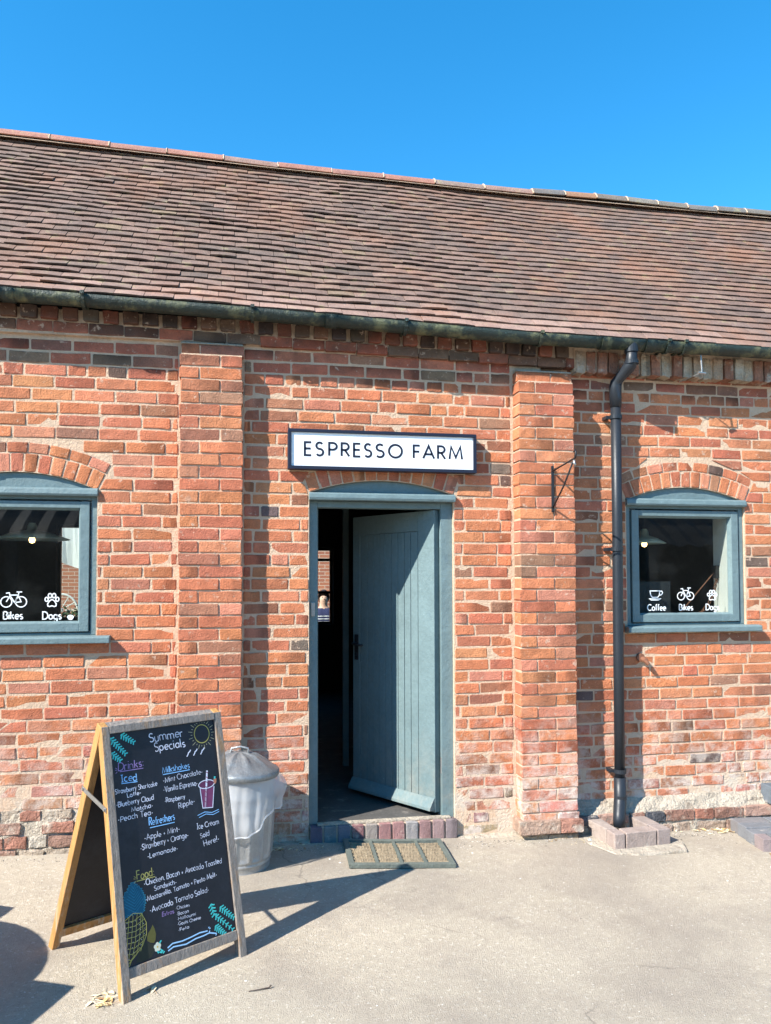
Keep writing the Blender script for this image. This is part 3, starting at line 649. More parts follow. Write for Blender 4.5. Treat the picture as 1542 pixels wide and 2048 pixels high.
# window lettering and signs on the glass
def icon_bike(mb, x0, x1, z0, z1, w, mp, c):
    W_, H_ = x1-x0, z1-z0; P = lambda u, v: (x0+u*W_, z0+v*H_)
    for cx in (.235, .765): ribbon(mb, [(x0+cx*W_+.20*W_*math.cos(a*math.pi/9), z0+.34*H_+.20*W_*math.sin(a*math.pi/9)) for a in range(19)], w, mp, c)
    for q in ([(.235, .34), (.38, .78), (.66, .78), (.53, .30), (.38, .72)], [(.53, .30), (.765, .34), (.66, .78)], [(.66, .78), (.69, .98)], [(.60, .98), (.80, .98)], [(.36, .78), (.34, .93), (.22, .90)]): ribbon(mb, [P(*t) for t in q], w, mp, c)
def icon_paw(mb, x0, x1, z0, z1, w, mp, c):
    W_, H_ = x1-x0, z1-z0
    for (u, v, r_, s_) in ((.13, .55, .11, .15), (.36, .82, .12, .16), (.64, .82, .12, .16), (.87, .55, .11, .15)): ribbon(mb, [(x0+u*W_+r_*W_*math.cos(a*math.pi/6), z0+v*H_+s_*H_*math.sin(a*math.pi/6)) for a in range(13)], w, mp, c)
    ribbon(mb, [(x0+u*W_, z0+v*H_) for u, v in ((.5, .55), (.68, .42), (.80, .22), (.78, .06), (.66, .02), (.5, .08), (.34, .02), (.22, .06), (.20, .22), (.32, .42), (.5, .55))], w, mp, c)
def icon_cup(mb, x0, x1, z0, z1, w, mp, c):
    W_, H_ = x1-x0, z1-z0; P = lambda u, v: (x0+u*W_, z0+v*H_)
    ribbon(mb, [P(*t) for t in ((.05, .97), (.78, .97), (.74, .55), (.62, .32), (.22, .32), (.10, .55), (.05, .97))], w, mp, c)
    ribbon(mb, [P(*t) for t in ((.78, .92), (.93, .95), (.99, .78), (.92, .60), (.73, .50))], w, mp, c)
    ribbon(mb, [P(*t) for t in ((0, .18), (.12, .05), (.70, .05), (.84, .18), (.0, .18))], w, mp, c)
def glass_print(w, items, y):
    mp = lambda u, v, h: (u, y-h*.5, v)
    for kind, a in items:
        b = MB(); c = (.85, .87, .88)
        if kind == 'bike': icon_bike(b, *a, .0058, mp, c)
        elif kind == 'paw': icon_paw(b, *a, .0062, mp, c)
        elif kind == 'cup': icon_cup(b, *a, .006, mp, c)
        elif kind == 'dot': b.add([(a[0]+a[2]*(1+.12*math.sin(3*t))*math.cos(t), y-.0008, a[1]+a[2]*.85*math.sin(t)) for t in [k*math.pi/7 for k in range(14)]], [tuple(range(14))], c)
        else: text(b, kind, (a[0], a[2]), (a[1], a[2]), a[3], .0062, mp, c)
        b.build('window_lettering' if kind not in ('dot',) else 'round_sticker', 'decal', w)
glass_print(wl, [('bike', (-1.388, -1.236, 1.500, 1.590)), ('paw', (-1.142, -1.062, 1.500, 1.580)), ('Bikes', (-1.366, -1.262, 1.431, .043)), ('Dogs', (-1.152, -1.050, 1.428, .043)), ('dot', (-.998, 1.437, .018)),
                 ('cup', (-1.63, -1.52, 1.512, 1.582)), ('Coffee', (-1.64, -1.50, 1.432, .043))], .0435)
glass_print(wr, [('cup', (2.730, 2.830, 1.511, 1.578)), ('bike', (2.935, 3.068, 1.510, 1.597)), ('paw', (3.165, 3.242, 1.510, 1.580)), ('Coffee', (2.716, 2.850, 1.443, .040)), ('Bikes', (2.952, 3.054, 1.443, .040)), ('Dogs', (3.155, 3.252, 1.443, .040))], .0785)

# interior
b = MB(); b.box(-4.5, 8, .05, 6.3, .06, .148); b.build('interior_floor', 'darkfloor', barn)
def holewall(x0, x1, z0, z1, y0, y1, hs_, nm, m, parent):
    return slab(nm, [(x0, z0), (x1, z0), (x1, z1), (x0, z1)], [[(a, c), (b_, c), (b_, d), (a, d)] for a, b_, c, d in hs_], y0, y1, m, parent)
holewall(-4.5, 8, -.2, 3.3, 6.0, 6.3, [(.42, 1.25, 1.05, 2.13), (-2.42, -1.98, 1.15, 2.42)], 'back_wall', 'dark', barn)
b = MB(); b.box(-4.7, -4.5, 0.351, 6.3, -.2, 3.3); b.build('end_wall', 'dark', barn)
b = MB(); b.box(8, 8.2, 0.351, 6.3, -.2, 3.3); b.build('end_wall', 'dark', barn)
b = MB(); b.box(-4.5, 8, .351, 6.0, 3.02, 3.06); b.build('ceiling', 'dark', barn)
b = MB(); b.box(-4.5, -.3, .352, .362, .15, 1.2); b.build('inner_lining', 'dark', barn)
for nm, (a, b_, c, d) in (('back_window', (.42, 1.25, 1.05, 2.13)), ('back_window', (-2.42, -1.98, 1.15, 2.42))):
    f = MB(); f.box(a, a+.04, 6.08, 6.14, c, d); f.box(b_-.04, b_, 6.08, 6.14, c, d); f.box(a+.04, b_-.04, 6.081, 6.14, c, c+.04); f.box(a+.04, b_-.04, 6.081, 6.14, d-.04, d)
    if a > 0:
        for z in (1.50, 1.96): f.box(a+.04, b_-.04, 6.09, 6.13, z-.02, z+.02)
    o = f.build(nm, 'black', barn); g = MB(); g.box(a+.03, b_-.03, 6.10, 6.104, c+.03, d-.03); g.build('pane', 'glass', o)
boxo('inner_post', 'blue', barn, .805, .852, 1.48, 1.54, .15, 2.5)  # blue light on the post is put into its paint colour

# roof
GA = [(-1.356, 3.273), (.036, 3.245), (1.8, 3.195), (3.527, 3.189), (9, 3.16)]
RG = [(-1.934, 5.271), (.045, 5.222), (2.362, 5.190), (5.01, 5.190)]
def roofp(x, t, lift=0):
    ze = interp(x, GA)+.034; zr = interp(x, RG)-.05
    y = lerp(-.175, 1.75, t); z = lerp(ze, zr, t)
    bell = .035*max(0, 1-t*9)**2
    un = .018*nz(x*.7, t*3, 2)+.005*nz(x*2.3, t*7, 5)-.02*math.sin(math.pi*t)
    L_ = math.hypot(1.925, zr-ze); ny, nz_ = -(zr-ze)/L_, 1.925/L_
    return Vector((x, y+ny*(un+lift+bell*.0), z+nz_*(un+lift)))
roof = MB(); nx = 60; vs_ = []
for j in range(13):
    for i in range(nx+1): vs_.append(roofp(lerp(-6, 9, i/nx), j/12, -.022))
roof.add(vs_, [(j*(nx+1)+i, j*(nx+1)+i+1, (j+1)*(nx+1)+i+1, (j+1)*(nx+1)+i) for j in range(12) for i in range(nx)])
b0 = len(roof.v); roof.add([(-6, 1.75, 5.30), (9, 1.75, 5.10), (9, 6.6, 3.0), (-6, 6.6, 3.0)], [(0, 1, 2, 3)])
rf = roof.build('roof', 'deck', barn)
TT = [(.225, .150, .130), (.25, .155, .132), (.20, .138, .122), (.27, .175, .148), (.235, .152, .122), (.18, .132, .118), (.26, .18, .15)]
TR_ = [(.26, .145, .105), (.23, .13, .105), (.28, .155, .11), (.20, .13, .11), (.18, .13, .12)]
TD = [(.13, .11, .10), (.15, .12, .11), (.11, .10, .095)]
NR = 29; tiles = []
for r in range(NR):
    s0 = r/NR; off = (r % 2)*.0835+R.uniform(-.008, .008); x = -2.9+off
    while x < 5.8:
        w = .167*R.uniform(.985, 1.015)
        pr = project(roofp(x+w/2, s0)); 
        if pr and -60 < pr[0] < 1610: tiles.append((pr[2], x, w, r))
        x += w
RGW = lambda x: .022*nz(x*.8, 0, 7)
def tile_geo(mb, x, w, r):
    s0 = r/NR; left = 1-sstep(.6, 2.6, x+ (r/NR)*-.6+.2); g = .0015
    lift = R.uniform(0, .002)+left*(max(0, R.gauss(.0010, .0022))+max(0, .009*nz(x*2.1, r*.45, 6))); tw = R.uniform(-.002, .002)*(1+left); cam_ = R.uniform(.0005, .002)+left*R.uniform(0, .003)
    sl_ = R.uniform(-.004, .004)*(.4+.6*left)/2.7
    q = R.random()
    if x+.6*(r/NR)*2 > 2.1 and q < .75: c = R.choice(TR_)
    elif q < .10: c = R.choice(TD)
    elif q < .11: c = (.30, .23, .14)
    elif r < 2: c = R.choice([(.40, .26, .22), (.36, .23, .19), (.43, .29, .24)])
    else: c = R.choice(TT)
    if r < 5: c = tuple(lerp(a, b_, .4*(1-r/5)) for a, b_ in zip(c, (.42, .27, .23)))
    c = tuple(lerp(p, q_, .5) for p, q_ in zip(c, (.25, .153, .102))); c = cl(c, R.uniform(.70, .90)*(1.12 if r < 3 else 1)); tail = cl(c, R.uniform(.22, .5))  # tail tone holds weathering plus the shade of the gap under each tile
    vs_ = []; T0 = .0115
    ts0, ts1 = s0+sl_, s0+1.25/NR
    for lay in (0, 1):
        for (t, base) in ((ts0, .008+lift), (ts1, -.005)):
            for i in range(4):
                u = i/3; cx = x+g+(w-2*g)*u; h = base+cam_*(1-(2*u-1)**2)*(1 if t == ts0 else .6)+tw*(u-.5)*2*(1 if t == ts0 else .3)-(T0 if lay else 0)
                vs_.append(roofp(cx, t, h))
    # 0-3 top tail, 4-7 top head, 8-11 under tail, 12-15 under head
    fs = [(i, i+1, i+5, i+4) for i in range(3)]+[(i+1+8, i+8, i+12, i+13) for i in range(3)]+[(0, 4, 12, 8), (3, 11, 15, 7)]
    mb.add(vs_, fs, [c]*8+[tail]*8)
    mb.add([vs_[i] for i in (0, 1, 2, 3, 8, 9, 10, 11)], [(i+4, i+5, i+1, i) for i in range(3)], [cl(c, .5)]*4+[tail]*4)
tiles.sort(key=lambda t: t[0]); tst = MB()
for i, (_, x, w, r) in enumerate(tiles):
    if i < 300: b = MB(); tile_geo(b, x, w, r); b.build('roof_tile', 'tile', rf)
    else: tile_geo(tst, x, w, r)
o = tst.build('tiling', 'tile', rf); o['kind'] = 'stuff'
# ridge tiles
x = -2.45; k = 0
rid = MB(); 
for i in range(40):
    xx = lerp(-2.6, 6, i/39); z = interp(xx, RG)-.022; rid.add([(xx, 1.66, z-.065), (xx, 1.75, z+.0), (xx, 1.84, z-.065)], [])
rid.f = [(i*3+j, i*3+3+j, i*3+4+j, i*3+1+j) for i in range(39) for j in range(2)]; rid.mi = [0]*len(rid.f)
rg = rid.build('ridge', 'mortar', rf)
while x < 6:
    old = x > 2.30; w = .305 if old else .455
    c = R.choice([(.17, .15, .125), (.20, .18, .15), (.15, .14, .13)]) if old else R.choice([(.30, .15, .115), (.27, .17, .14), (.33, .155, .115), (.24, .17, .14)])
    if old and k == 1: c = (.34, .18, .10)
    if old: k += 1
    e = x+w; rr = .095 if old else .088
    vs_ = []; n = 9; jz = R.uniform(-.006, .006)
    for rad_ in (rr, rr-.014):
        for xx in (x+.006, e-.006):
            z = interp(xx, RG)-.078+jz+RGW(xx)
            for i in range(n):
                a = math.pi*(.06+.88*i/(n-1)); vs_.append((xx, 1.75-math.cos(a)*rad_*.95, z+math.sin(a)*rad_*(1.0)))
    fs = [(i, n+i, n+i+1, i+1) for i in range(n-1)]+[(2*n+i, i, i+1, 2*n+i+1) for i in range(n-1)]+[(n+i, 3*n+i, 3*n+i+1, n+i+1) for i in range(n-1)]+[(0, 2*n, 3*n, n), (n-1, 2*n-1, 4*n-1, 3*n-1)]
    b = MB(); b.add(vs_, fs, c); b.build('ridge_tile', 'tile', rf)
    b = MB(); z = interp(e, RG)-.080+RGW(e)
    for q in range(1): 
        b.tube([(e+R.uniform(-.004, .004), 1.75-math.cos(a)*(rr+.001)*.95, z+math.sin(a)*(rr+.001)) for a in [math.pi*(.08+.84*i/8) for i in range(9)]],   .005+R.uniform(0, .003), 5)
    b.build('ridge_joint', 'mortar', rf); x = e

# ------------------------------------------------------------------ rainwater goods
gut = root('rain_gutter', (1, -.15, 3.2), 'mossy dark green half-round iron gutter along the eaves', 'gutter')
GZ = lambda x: interp(x, GA)-.004
def gutter_seg(x0, x1, r, name, lift=0):
    b = MB(); n = 13; m = max(2, int((x1-x0)/.15)); vs_ = []
    for rr in (r, r-.006):
        for i in range(m+1):
            x = lerp(x0, x1, i/m); z = GZ(x)+.022
            for k in range(n):
                a = math.pi*(1+k/(n-1)); ww = .0015*nz(x*4, k*.6, 3)
                vs_.append((x, -.15+(rr+ww)*math.cos(a), z+(rr+ww)*math.sin(a)*1.08+(0.006 if k in (0,) else 0)))
    N_ = (m+1)*n; fs = []
    for i in range(m):
        for k in range(n-1): fs.append((i*n+k, i*n+k+1, (i+1)*n+k+1, (i+1)*n+k)); fs.append((N_+i*n+k+1, N_+i*n+k, N_+(i+1)*n+k, N_+(i+1)*n+k+1))
        for k in (0, n-1): fs.append((i*n+k, (i+1)*n+k, N_+(i+1)*n+k, N_+i*n+k))
    for i in (0, m):
        for k in range(n-1): fs.append((i*n+k, i*n+k+1, N_+i*n+k+1, N_+i*n+k))
    b.add(vs_, fs); return b.build(name, 'iron', gut, smooth=True)
js = [-3.2, -1.31, .52, 2.31, 2.62, 4.4, 7.5]
for i in range(len(js)-1): gutter_seg(js[i]+.001, js[i+1]-.001, .0515, 'gutter_length')
for j in js[1:-1]: gutter_seg(j-.035, j+.035, .0575, 'joint_collar')
for x in (-.905, .05, .98, 1.86, 2.74, 2.86, 3.8):
    b = MB(); n = 9; vs_ = []
    for xx in (x-.010, x+.010):
        z = GZ(xx)+.022
        for rr in (.0565, .062):
            for k in range(n): a = math.pi*(1+.02+k/(n-1)*.98); vs_.append((xx, -.15+rr*math.cos(a), z+rr*1.08*math.sin(a)))
    fs = []
    for k in range(n-1): fs += [(n+k, n+k+1, 3*n+k+1, 3*n+k), (k, k+1, n+k+1, n+k), (3*n+k, 3*n+k+1, 2*n+k+1, 2*n+k)]
    b.add(vs_, fs); z = GZ(x)-.035; b.box(x-.008, x+.008, -.098, .02, z+.02, z+.028); b.box(x-.011, x+.011, -.222, -.206, z+.02+.036, z+.075)
    b.build('bracket', 'iron', gut)
pipe = root('downpipe', (2.436, -.04, .1), 'black plastic downpipe with an offset neck beside the right window', 'downpipe')
b = MB(); b.tube([(2.440, -.04, 2.96), (2.440, -.04, 2.0), (2.436, -.04, 1.2), (2.434, -.04, .30)], .034, 20); b.build('pipe', 'pvc', pipe, smooth=True)
b = MB(); b.tube([(2.497, -.155, 3.18), (2.497, -.155, 3.085), (2.494, -.150, 3.062), (2.482, -.130, 3.040), (2.452, -.065, 2.985), (2.443, -.045, 2.965), (2.440, -.040, 2.945), (2.440, -.040, 2.80)], [.037, .037, .040, .040, .034, .040, .040, .038], 20); b.build('offset_neck', 'pvc', pipe, smooth=True)
b = MB(); b.tube([(2.497, -.155, 3.20), (2.497, -.155, 3.14)], .044, 20); b.tube([(2.497, -.155, 3.085), (2.497, -.155, 3.062)], .045, 20); b.build('outlet', 'pvc', pipe, smooth=False)
b = MB(); b.tube([(2.434, -.04, .36), (2.434, -.04, .225), (2.432, -.043, .205), (2.421, -.06, .170), (2.402, -.088, .135), (2.395, -.10, .108), (2.393, -.104, .06)], [.039, .039, .041, .041, .039, .039, .036], 20); b.build('shoe', 'pvc', pipe, smooth=True)
for z in (2.735, 1.86, 1.855, .40, .23):
    if z == 1.86: continue
    b = MB(); x = 2.440 if z > 1.9 else 2.436; b.tube([(x, -.04, z-.013), (x, -.04, z+.013)], .0405, 20)
    if z > .3: b.box(x-.062, x-.034, -.03, .034, z-.010, z+.010); b.box(x+.034, x+.05, -.03, .034, z-.010, z+.010)
    b.build('pipe_clip', 'pvc', pipe)

gul = root('gully_surround', (2.42, -.2, 0), 'low pinkish grey brick kerb round the drain at the foot of the downpipe', 'gully surround')
def poly_prism(mb, pts, z0, z1, c, jz=0):
    n = len(pts); mb.add([(x, y, z0) for x, y in pts]+[(x, y, z1+R.uniform(-jz, jz)) for x, y in pts], [tuple(range(n))[::-1], tuple(range(n, 2*n))]+[(i, (i+1) % n, n+(i+1) % n, n+i) for i in range(n)], c)
GC = [(.31, .245, .215), (.33, .26, .225), (.30, .24, .215), (.34, .275, .235), (.30, .24, .21)]
for i, pts in enumerate(([(2.232, -.360), (2.300, -.360), (2.298, -.262), (2.226, -.262)], [(2.308, -.360), (2.520, -.340), (2.512, -.238), (2.306, -.262)], [(2.528, -.339), (2.620, -.330), (2.612, -.228), (2.520, -.237)],
                         [(2.226, -.254), (2.298, -.254), (2.290, -.022), (2.196, -.022)], [(2.518, -.229), (2.612, -.220), (2.596, .00), (2.492, .00)])):
    b = MB(); poly_prism(b, pts, -.04, .105, GC[i], .002); b.build('kerb_brick', 'bluebrick', gul, bevel=.005)
b = MB(); poly_prism(b, [(2.12, -.22), (2.20, -.43), (2.34, -.47), (2.66, -.45), (2.72, -.30), (2.64, .03), (2.16, .03)], -.05, .014, (.5, .5, .5)); b.build('mortar_bed', 'mortar_grey', gul, bevel=.008)

# ------------------------------------------------------------------ shop sign
sg = root('shop_sign', (.87, -.04, 2.33), 'long white sign board with dark frame reading ESPRESSO FARM above the door', 'sign')
X0, X1, Zb, Zt = .268, 1.466, 2.334, 2.583
b = MB(); b.box(X0+.02, X1-.02, -.055, -.002, Zb+.02, Zt-.02); b.build('panel', 'white', sg)
b = MB(); fw_ = .021
b.box(X0, X1, -.066, -.004, Zt-fw_, Zt); b.box(X0, X1, -.066, -.004, Zb, Zb+fw_); b.box(X0, X0+fw_, -.0655, -.004, Zb+fw_, Zt-fw_); b.box(X1-fw_, X1, -.0655, -.004, Zb+fw_, Zt-fw_); b.build('frame', 'navy', sg, bevel=.002)
LX = [('E', 607.7, 623.9), ('S', 630, 647), ('P', 655, 673.5), ('R', 679.3, 698), ('E', 703.6, 719.9), ('S', 725.4, 741.6), ('S', 748.5, 766.5), ('O', 773.4, 803.2), ('F', 823.3, 839.5), ('A', 842.7, 868.7), ('R', 873, 891.4), ('M', 896.6, 926.4)]
for ch, a, c in LX:
    x0 = .366+(a-608)/319*1.013+.006; x1 = .366+(c-608)/319*1.013-.006; ext = max(p[0] for q in GL[ch][1] for p in q); mn = min(p[0] for q in GL[ch][1] for p in q)
    b = MB(); mp = lambda u, v, h: (u, -.0552-h, v)
    for q in GL[ch][1]: ribbon(b, [(x0+(p[0]-mn)/(ext-mn)*(x1-x0), 2.415+.0065+p[1]*.080) for p in q], .0135, mp, (0, 0, 0))
    b.build('letter', 'navy', sg)

# hanging bracket on the right pilaster
hb = root('hanging_bracket', (1.957, -.12, 2.1), 'empty black wrought iron hanging bracket on the right pilaster', 'bracket')
b = MB(); b.box(1.948, 1.966, -.120, -.112, 2.085, 2.385); b.build('back_bar', 'black', hb, bevel=.002)
b = MB(); b.tube([(1.957, -.118, 2.352), (1.957, -.30, 2.368), (1.957, -.46, 2.382), (1.957, -.475, 2.41), (1.957, -.46, 2.43), (1.957, -.445, 2.425)], .006, 6); b.build('arm', 'black', hb, smooth=True)
b = MB(); b.tube([(1.957, -.118, 2.115), (1.957, -.29, 2.235), (1.957, -.43, 2.365)], .0055, 6); b.build('stay', 'black', hb, smooth=True)
b = MB(); b.tube([(1.957, -.445, 2.372), (1.957, -.447, 2.352), (1.962, -.452, 2.340)], .008, 6); b.build('hook', 'steel', hb, smooth=True)
for z in (2.10, 2.37): b = MB(); b.tube([(1.957, -.120, z), (1.957, -.125, z)], .008, 8); b.build('bolt', 'black', hb)
# pipe stub in the wall
b = MB(); b.tube([(2.640, .04, 1.125), (2.648, .0, 1.115), (2.668, -.012, 1.085)], [.020, .018, .012], 8); b.tube([(2.63, .036, 1.13), (2.63, .02, 1.13)], .03, 7)
tag(b.build('wall_fixing', 'rust'), 'small rusty iron stub in the brickwork under the right window', 'wall fixing')
b = MB(); b.tube([(3.0, -.15, 3.15), (3.0, -.16, 3.055), (3.0, -.16, 3.03)], .005, 6); b.tube([(2.97, -.165, 3.028), (3.03, -.155, 3.028)], .008, 6); b.tube([(3.0, -.16, 3.03), (2.93, .0, 3.005)], .004, 5)
tag(b.build('eaves_hook', 'steel'), 'small pale metal hook hanging from the gutter above the right window', 'hook')

# ------------------------------------------------------------------ doormat
mt = root('doormat', (.9, -.27, .04), 'worn rubber and coir scraper doormat before the step', 'doormat')
mc = [(.608, -.035), (1.205, -.100), (1.188, -.516), (.591, -.452)]     # far left, far right, near right, near left
def MP(u, v, h):
    x = lerp(lerp(mc[3][0], mc[2][0], u), lerp(mc[0][0], mc[1][0], u), v); y = lerp(lerp(mc[3][1], mc[2][1], u), lerp(mc[0][1], mc[1][1], u), v)
    sag = .012*math.sin(u*math.pi)*v
    return (x, y-sag, gz(x, y)+.004+h+.004*nz(u*3, v*3, 1)+.010*max(0, v-.75))
def mat_bar(u0, u1, v0, v1, h, n=8):
    b = MB(); L_ = []
    for i in range(n+1):
        for (a, c_) in ((0, 0), (1, 0), (1, 1), (0, 1)):
            if abs(u1-u0) > abs(v1-v0): L_.append(MP(lerp(u0, u1, i/n), lerp(v0, v1, a), h*c_))
            else: L_.append(MP(lerp(u0, u1, a), lerp(v0, v1, i/n), h*c_))
    fs = [(i*4+k, i*4+(k+1) % 4, (i+1)*4+(k+1) % 4, (i+1)*4+k) for i in range(n) for k in range(4)]+[(0, 1, 2, 3), (n*4+3, n*4+2, n*4+1, n*4)]
    b.add(L_, fs); return b
for a in ((0, 1, 0, .085), (0, 1, .925, 1)): mat_bar(*a, .020).build('rubber_border', 'rubber', mt)
for a in ((0, .05, .085, .925), (.95, 1, .085, .925), (.255, .285, .085, .925), (.485, .515, .085, .925), (.715, .745, .085, .925)): mat_bar(*a, .021).build('rubber_bar', 'rubber', mt)
mat_bar(.04, .96, .08, .93, .003, 10).build('mat_base', 'deck', mt)
for ci, (a, c_) in enumerate(((.05, .255), (.285, .485), (.515, .715), (.745, .95))):
    for r in range(7):
        v0 = .095+r*.119; b = MB(); n = 26; L_ = []
        bow = .018*math.sin(r*1.3+ci)
        for i in range(n+1):
            t = i/n; u = lerp(a+.004, c_-.004, t); vv = v0+.030*math.sin(math.pi*t)*-.5
            for (dv, h) in ((0, 0.004), (.014+.012*(i % 2), .016+R.uniform(-.002, .003)), (.038, .018+R.uniform(-.001, .002)), (.050, .002)): L_.append(MP(u, vv+dv, h))
        fs = [(i*4+k, (i+1)*4+k, (i+1)*4+k+1, i*4+k+1) for i in range(n) for k in range(3)]
        b.add(L_, fs); b.build('coir_strip', 'coir', mt)

# ------------------------------------------------------------------ dustbin
BX, BY, BZ = -.012, -.300, .030
bn = root('metal_dustbin', (BX, BY, BZ), 'galvanised ribbed dustbin with domed lid behind the chalkboard', 'dustbin')
def ribs(a, z, r): 
    k = max(0, math.cos(a*15)); return .010*(k**2)*(1 if BZ+.09 < z < BZ+.34 else 0)
prof = [(.150, BZ), (.168, BZ+.002), (.172, BZ+.012), (.168, BZ+.022), (.171, BZ+.055), (.176, BZ+.062), (.172, BZ+.068), (.173, BZ+.078), (.178, BZ+.085), (.174, BZ+.091), (.176, BZ+.12), (.188, BZ+.33), (.190, BZ+.35), (.196, BZ+.36), (.191, BZ+.37), (.194, BZ+.42), (.200, BZ+.43), (.195, BZ+.44), (.200, BZ+.535), (.206, BZ+.545)]
prof = [(r, z) for r, z in prof]; b = MB(); b.lathe(prof, BX, BY, 120, fr=ribs); b.build('bin_body', 'galv', bn, smooth=True)
def lidf(a, z, r): return 0
b = MB(); n = 72; vs_ = []; lp = [(.222, -.022), (.226, -.010), (.226, .004), (.217, .014), (.19, .028), (.15, .052), (.10, .078), (.05, .094), (.012, .098)]
tl = -.05
for (r, h) in lp:
    for k in range(n):
        a = k*2*math.pi/n; cr = .014*max(0, math.sin(a*9))*math.sin(min(1, max(0, (r-.03)/.15))*math.pi) if r < .2 else 0
        x, y = r*math.cos(a), r*math.sin(a); vs_.append((BX-.004+x, BY+y, BZ+.555+h+cr+tl*x))
b.add(vs_, [(i*n+k, i*n+(k+1) % n, (i+1)*n+(k+1) % n, (i+1)*n+k) for i in range(len(lp)-1) for k in range(n)]+[tuple((len(lp)-1)*n+k for k in range(n))])
lid = b.build('bin_lid', 'galv_dark', bn, smooth=True)
b = MB(); b.tube([(BX-.055, BY, BZ+.645), (BX-.045, BY, BZ+.675), (BX+.005, BY, BZ+.682), (BX+.045, BY, BZ+.672), (BX+.05, BY, BZ+.640)], .006, 8); b.build('lid_handle', 'galv', lid, smooth=True)
b = MB(); b.tube([(BX+.19, BY-.07, BZ+.40), (BX+.215, BY-.075, BZ+.385), (BX+.215, BY-.03, BZ+.385), (BX+.195, BY-.02, BZ+.40)], .006, 8); b.build('side_handle', 'galv', bn, smooth=True)
# liner bag hanging over the rim
bag = MB(); n = 140; rows = 12; vs_ = []
for j in range(rows+1):
    t = j/rows
    for k in range(n):
        a = k*2*math.pi/n; hang = .30-.10*max(0, math.cos(a-.15))+.02*math.sin(a*3)
        bul = .052*math.exp(-((((a+math.pi) % (2*math.pi))-math.pi)-.05)**2/.30)*math.sin(min(1, t*1.25)*math.pi*.85)
        fold = .007*math.sin(a*17+2*nz(a*2, t, 1))*t+.006*math.sin(a*31+5*t)*t*(1-t)+.012*nz(a*3, t*4, 2)*t
        r = .206+.010*t+bul+fold-(.0 if t < .9 else .006*(t-.9)*10); z = BZ+.548-hang*t+.010*math.sin(a*7)*t
        vs_.append((BX+r*math.cos(a), BY+r*math.sin(a), z))
bag.add(vs_, [(i*n+k, i*n+(k+1) % n, (i+1)*n+(k+1) % n, (i+1)*n+k) for i in range(rows) for k in range(n)])
bg_ = bag.build('bin_liner', 'film', smooth=True); tag(bg_, 'clear white plastic liner hanging over the rim of the dustbin', 'bin bag')
b = MB(); b.tube([Vector(vs_[rows*n+k]) for k in range(n)]+[Vector(vs_[rows*n])], .0045, 5, cap=False); b.build('rolled_hem', 'film', bg_, smooth=True)

# ------------------------------------------------------------------ chalkboard
FLp = Vector((-.449, -1.581, .0)); av = Vector((.8453, .5343, 0)); nh = Vector((-.5343, .8453, 0)); LB = 1.0673
uv = (nh*.24+Vector((0, 0, 1.04)))/LB; on = av.cross(uv)
def BP(u, v, w): return FLp+av*u+uv*v+on*w
ab = root('chalkboard_sign', (-.30, -1.2, 0), 'wooden A-frame chalkboard listing Summer Specials standing before the wall', 'chalkboard')
def bbox(name, m, u0, u1, v0, v1, w0, w1, bevel=.002, parent=None, fn=BP):
    b = MB(); b.box(u0, u1, v0, v1, w0, w1, fn=fn); return b.build(name, m, parent or ab, bevel=bevel)
def greyfront(name, u0, u1, v0, v1, w0, w1, side='oak', bevel=.0025):
    b = MB(); b.box(u0, u1, v0, v1, w0, w1-.004, fn=BP); o = b.build(name, side, ab, bevel=0)
    return o
# stiles: weathered grey face, varnish surviving on the sheltered side
for (u0, u1) in ((0.0, .035), (.530, .566)):
    s = MB(); s.box(u0, u1, 0, 1.066, -.045, 0, fn=BP); s.mi = [0]*6
    s.mi[1] = 1; s.mi[4] = 2 if u0 < .1 else 1
    b = s.build('stile', ['oak', 'greywood', 'oak'], ab, bevel=.003)
bbox('top_rail', 'greywood', .0352, .5298, 1.034, 1.066, -.045, .001)
bbox('bottom_rail', 'greywood', .0352, .5298, .080, .120, -.040, -.004)
board = bbox('board', 'slate', .030, .535, .115, 1.036, -.022, -.012, bevel=0)
bbox('rear_bead', 'oak', .036, .529, 1.024, 1.034, -.045, -.025)
CC = {'w': (.78, .77, .86), 'p': (.30, .20, .42), 'b': (.30, .60, .95), 'y': (.42, .38, .12), 't': (.08, .62, .58), 'o': (.50, .44, .12)}
BPc = lambda u, v, h: BP(u, v, -.0118+h*.6)
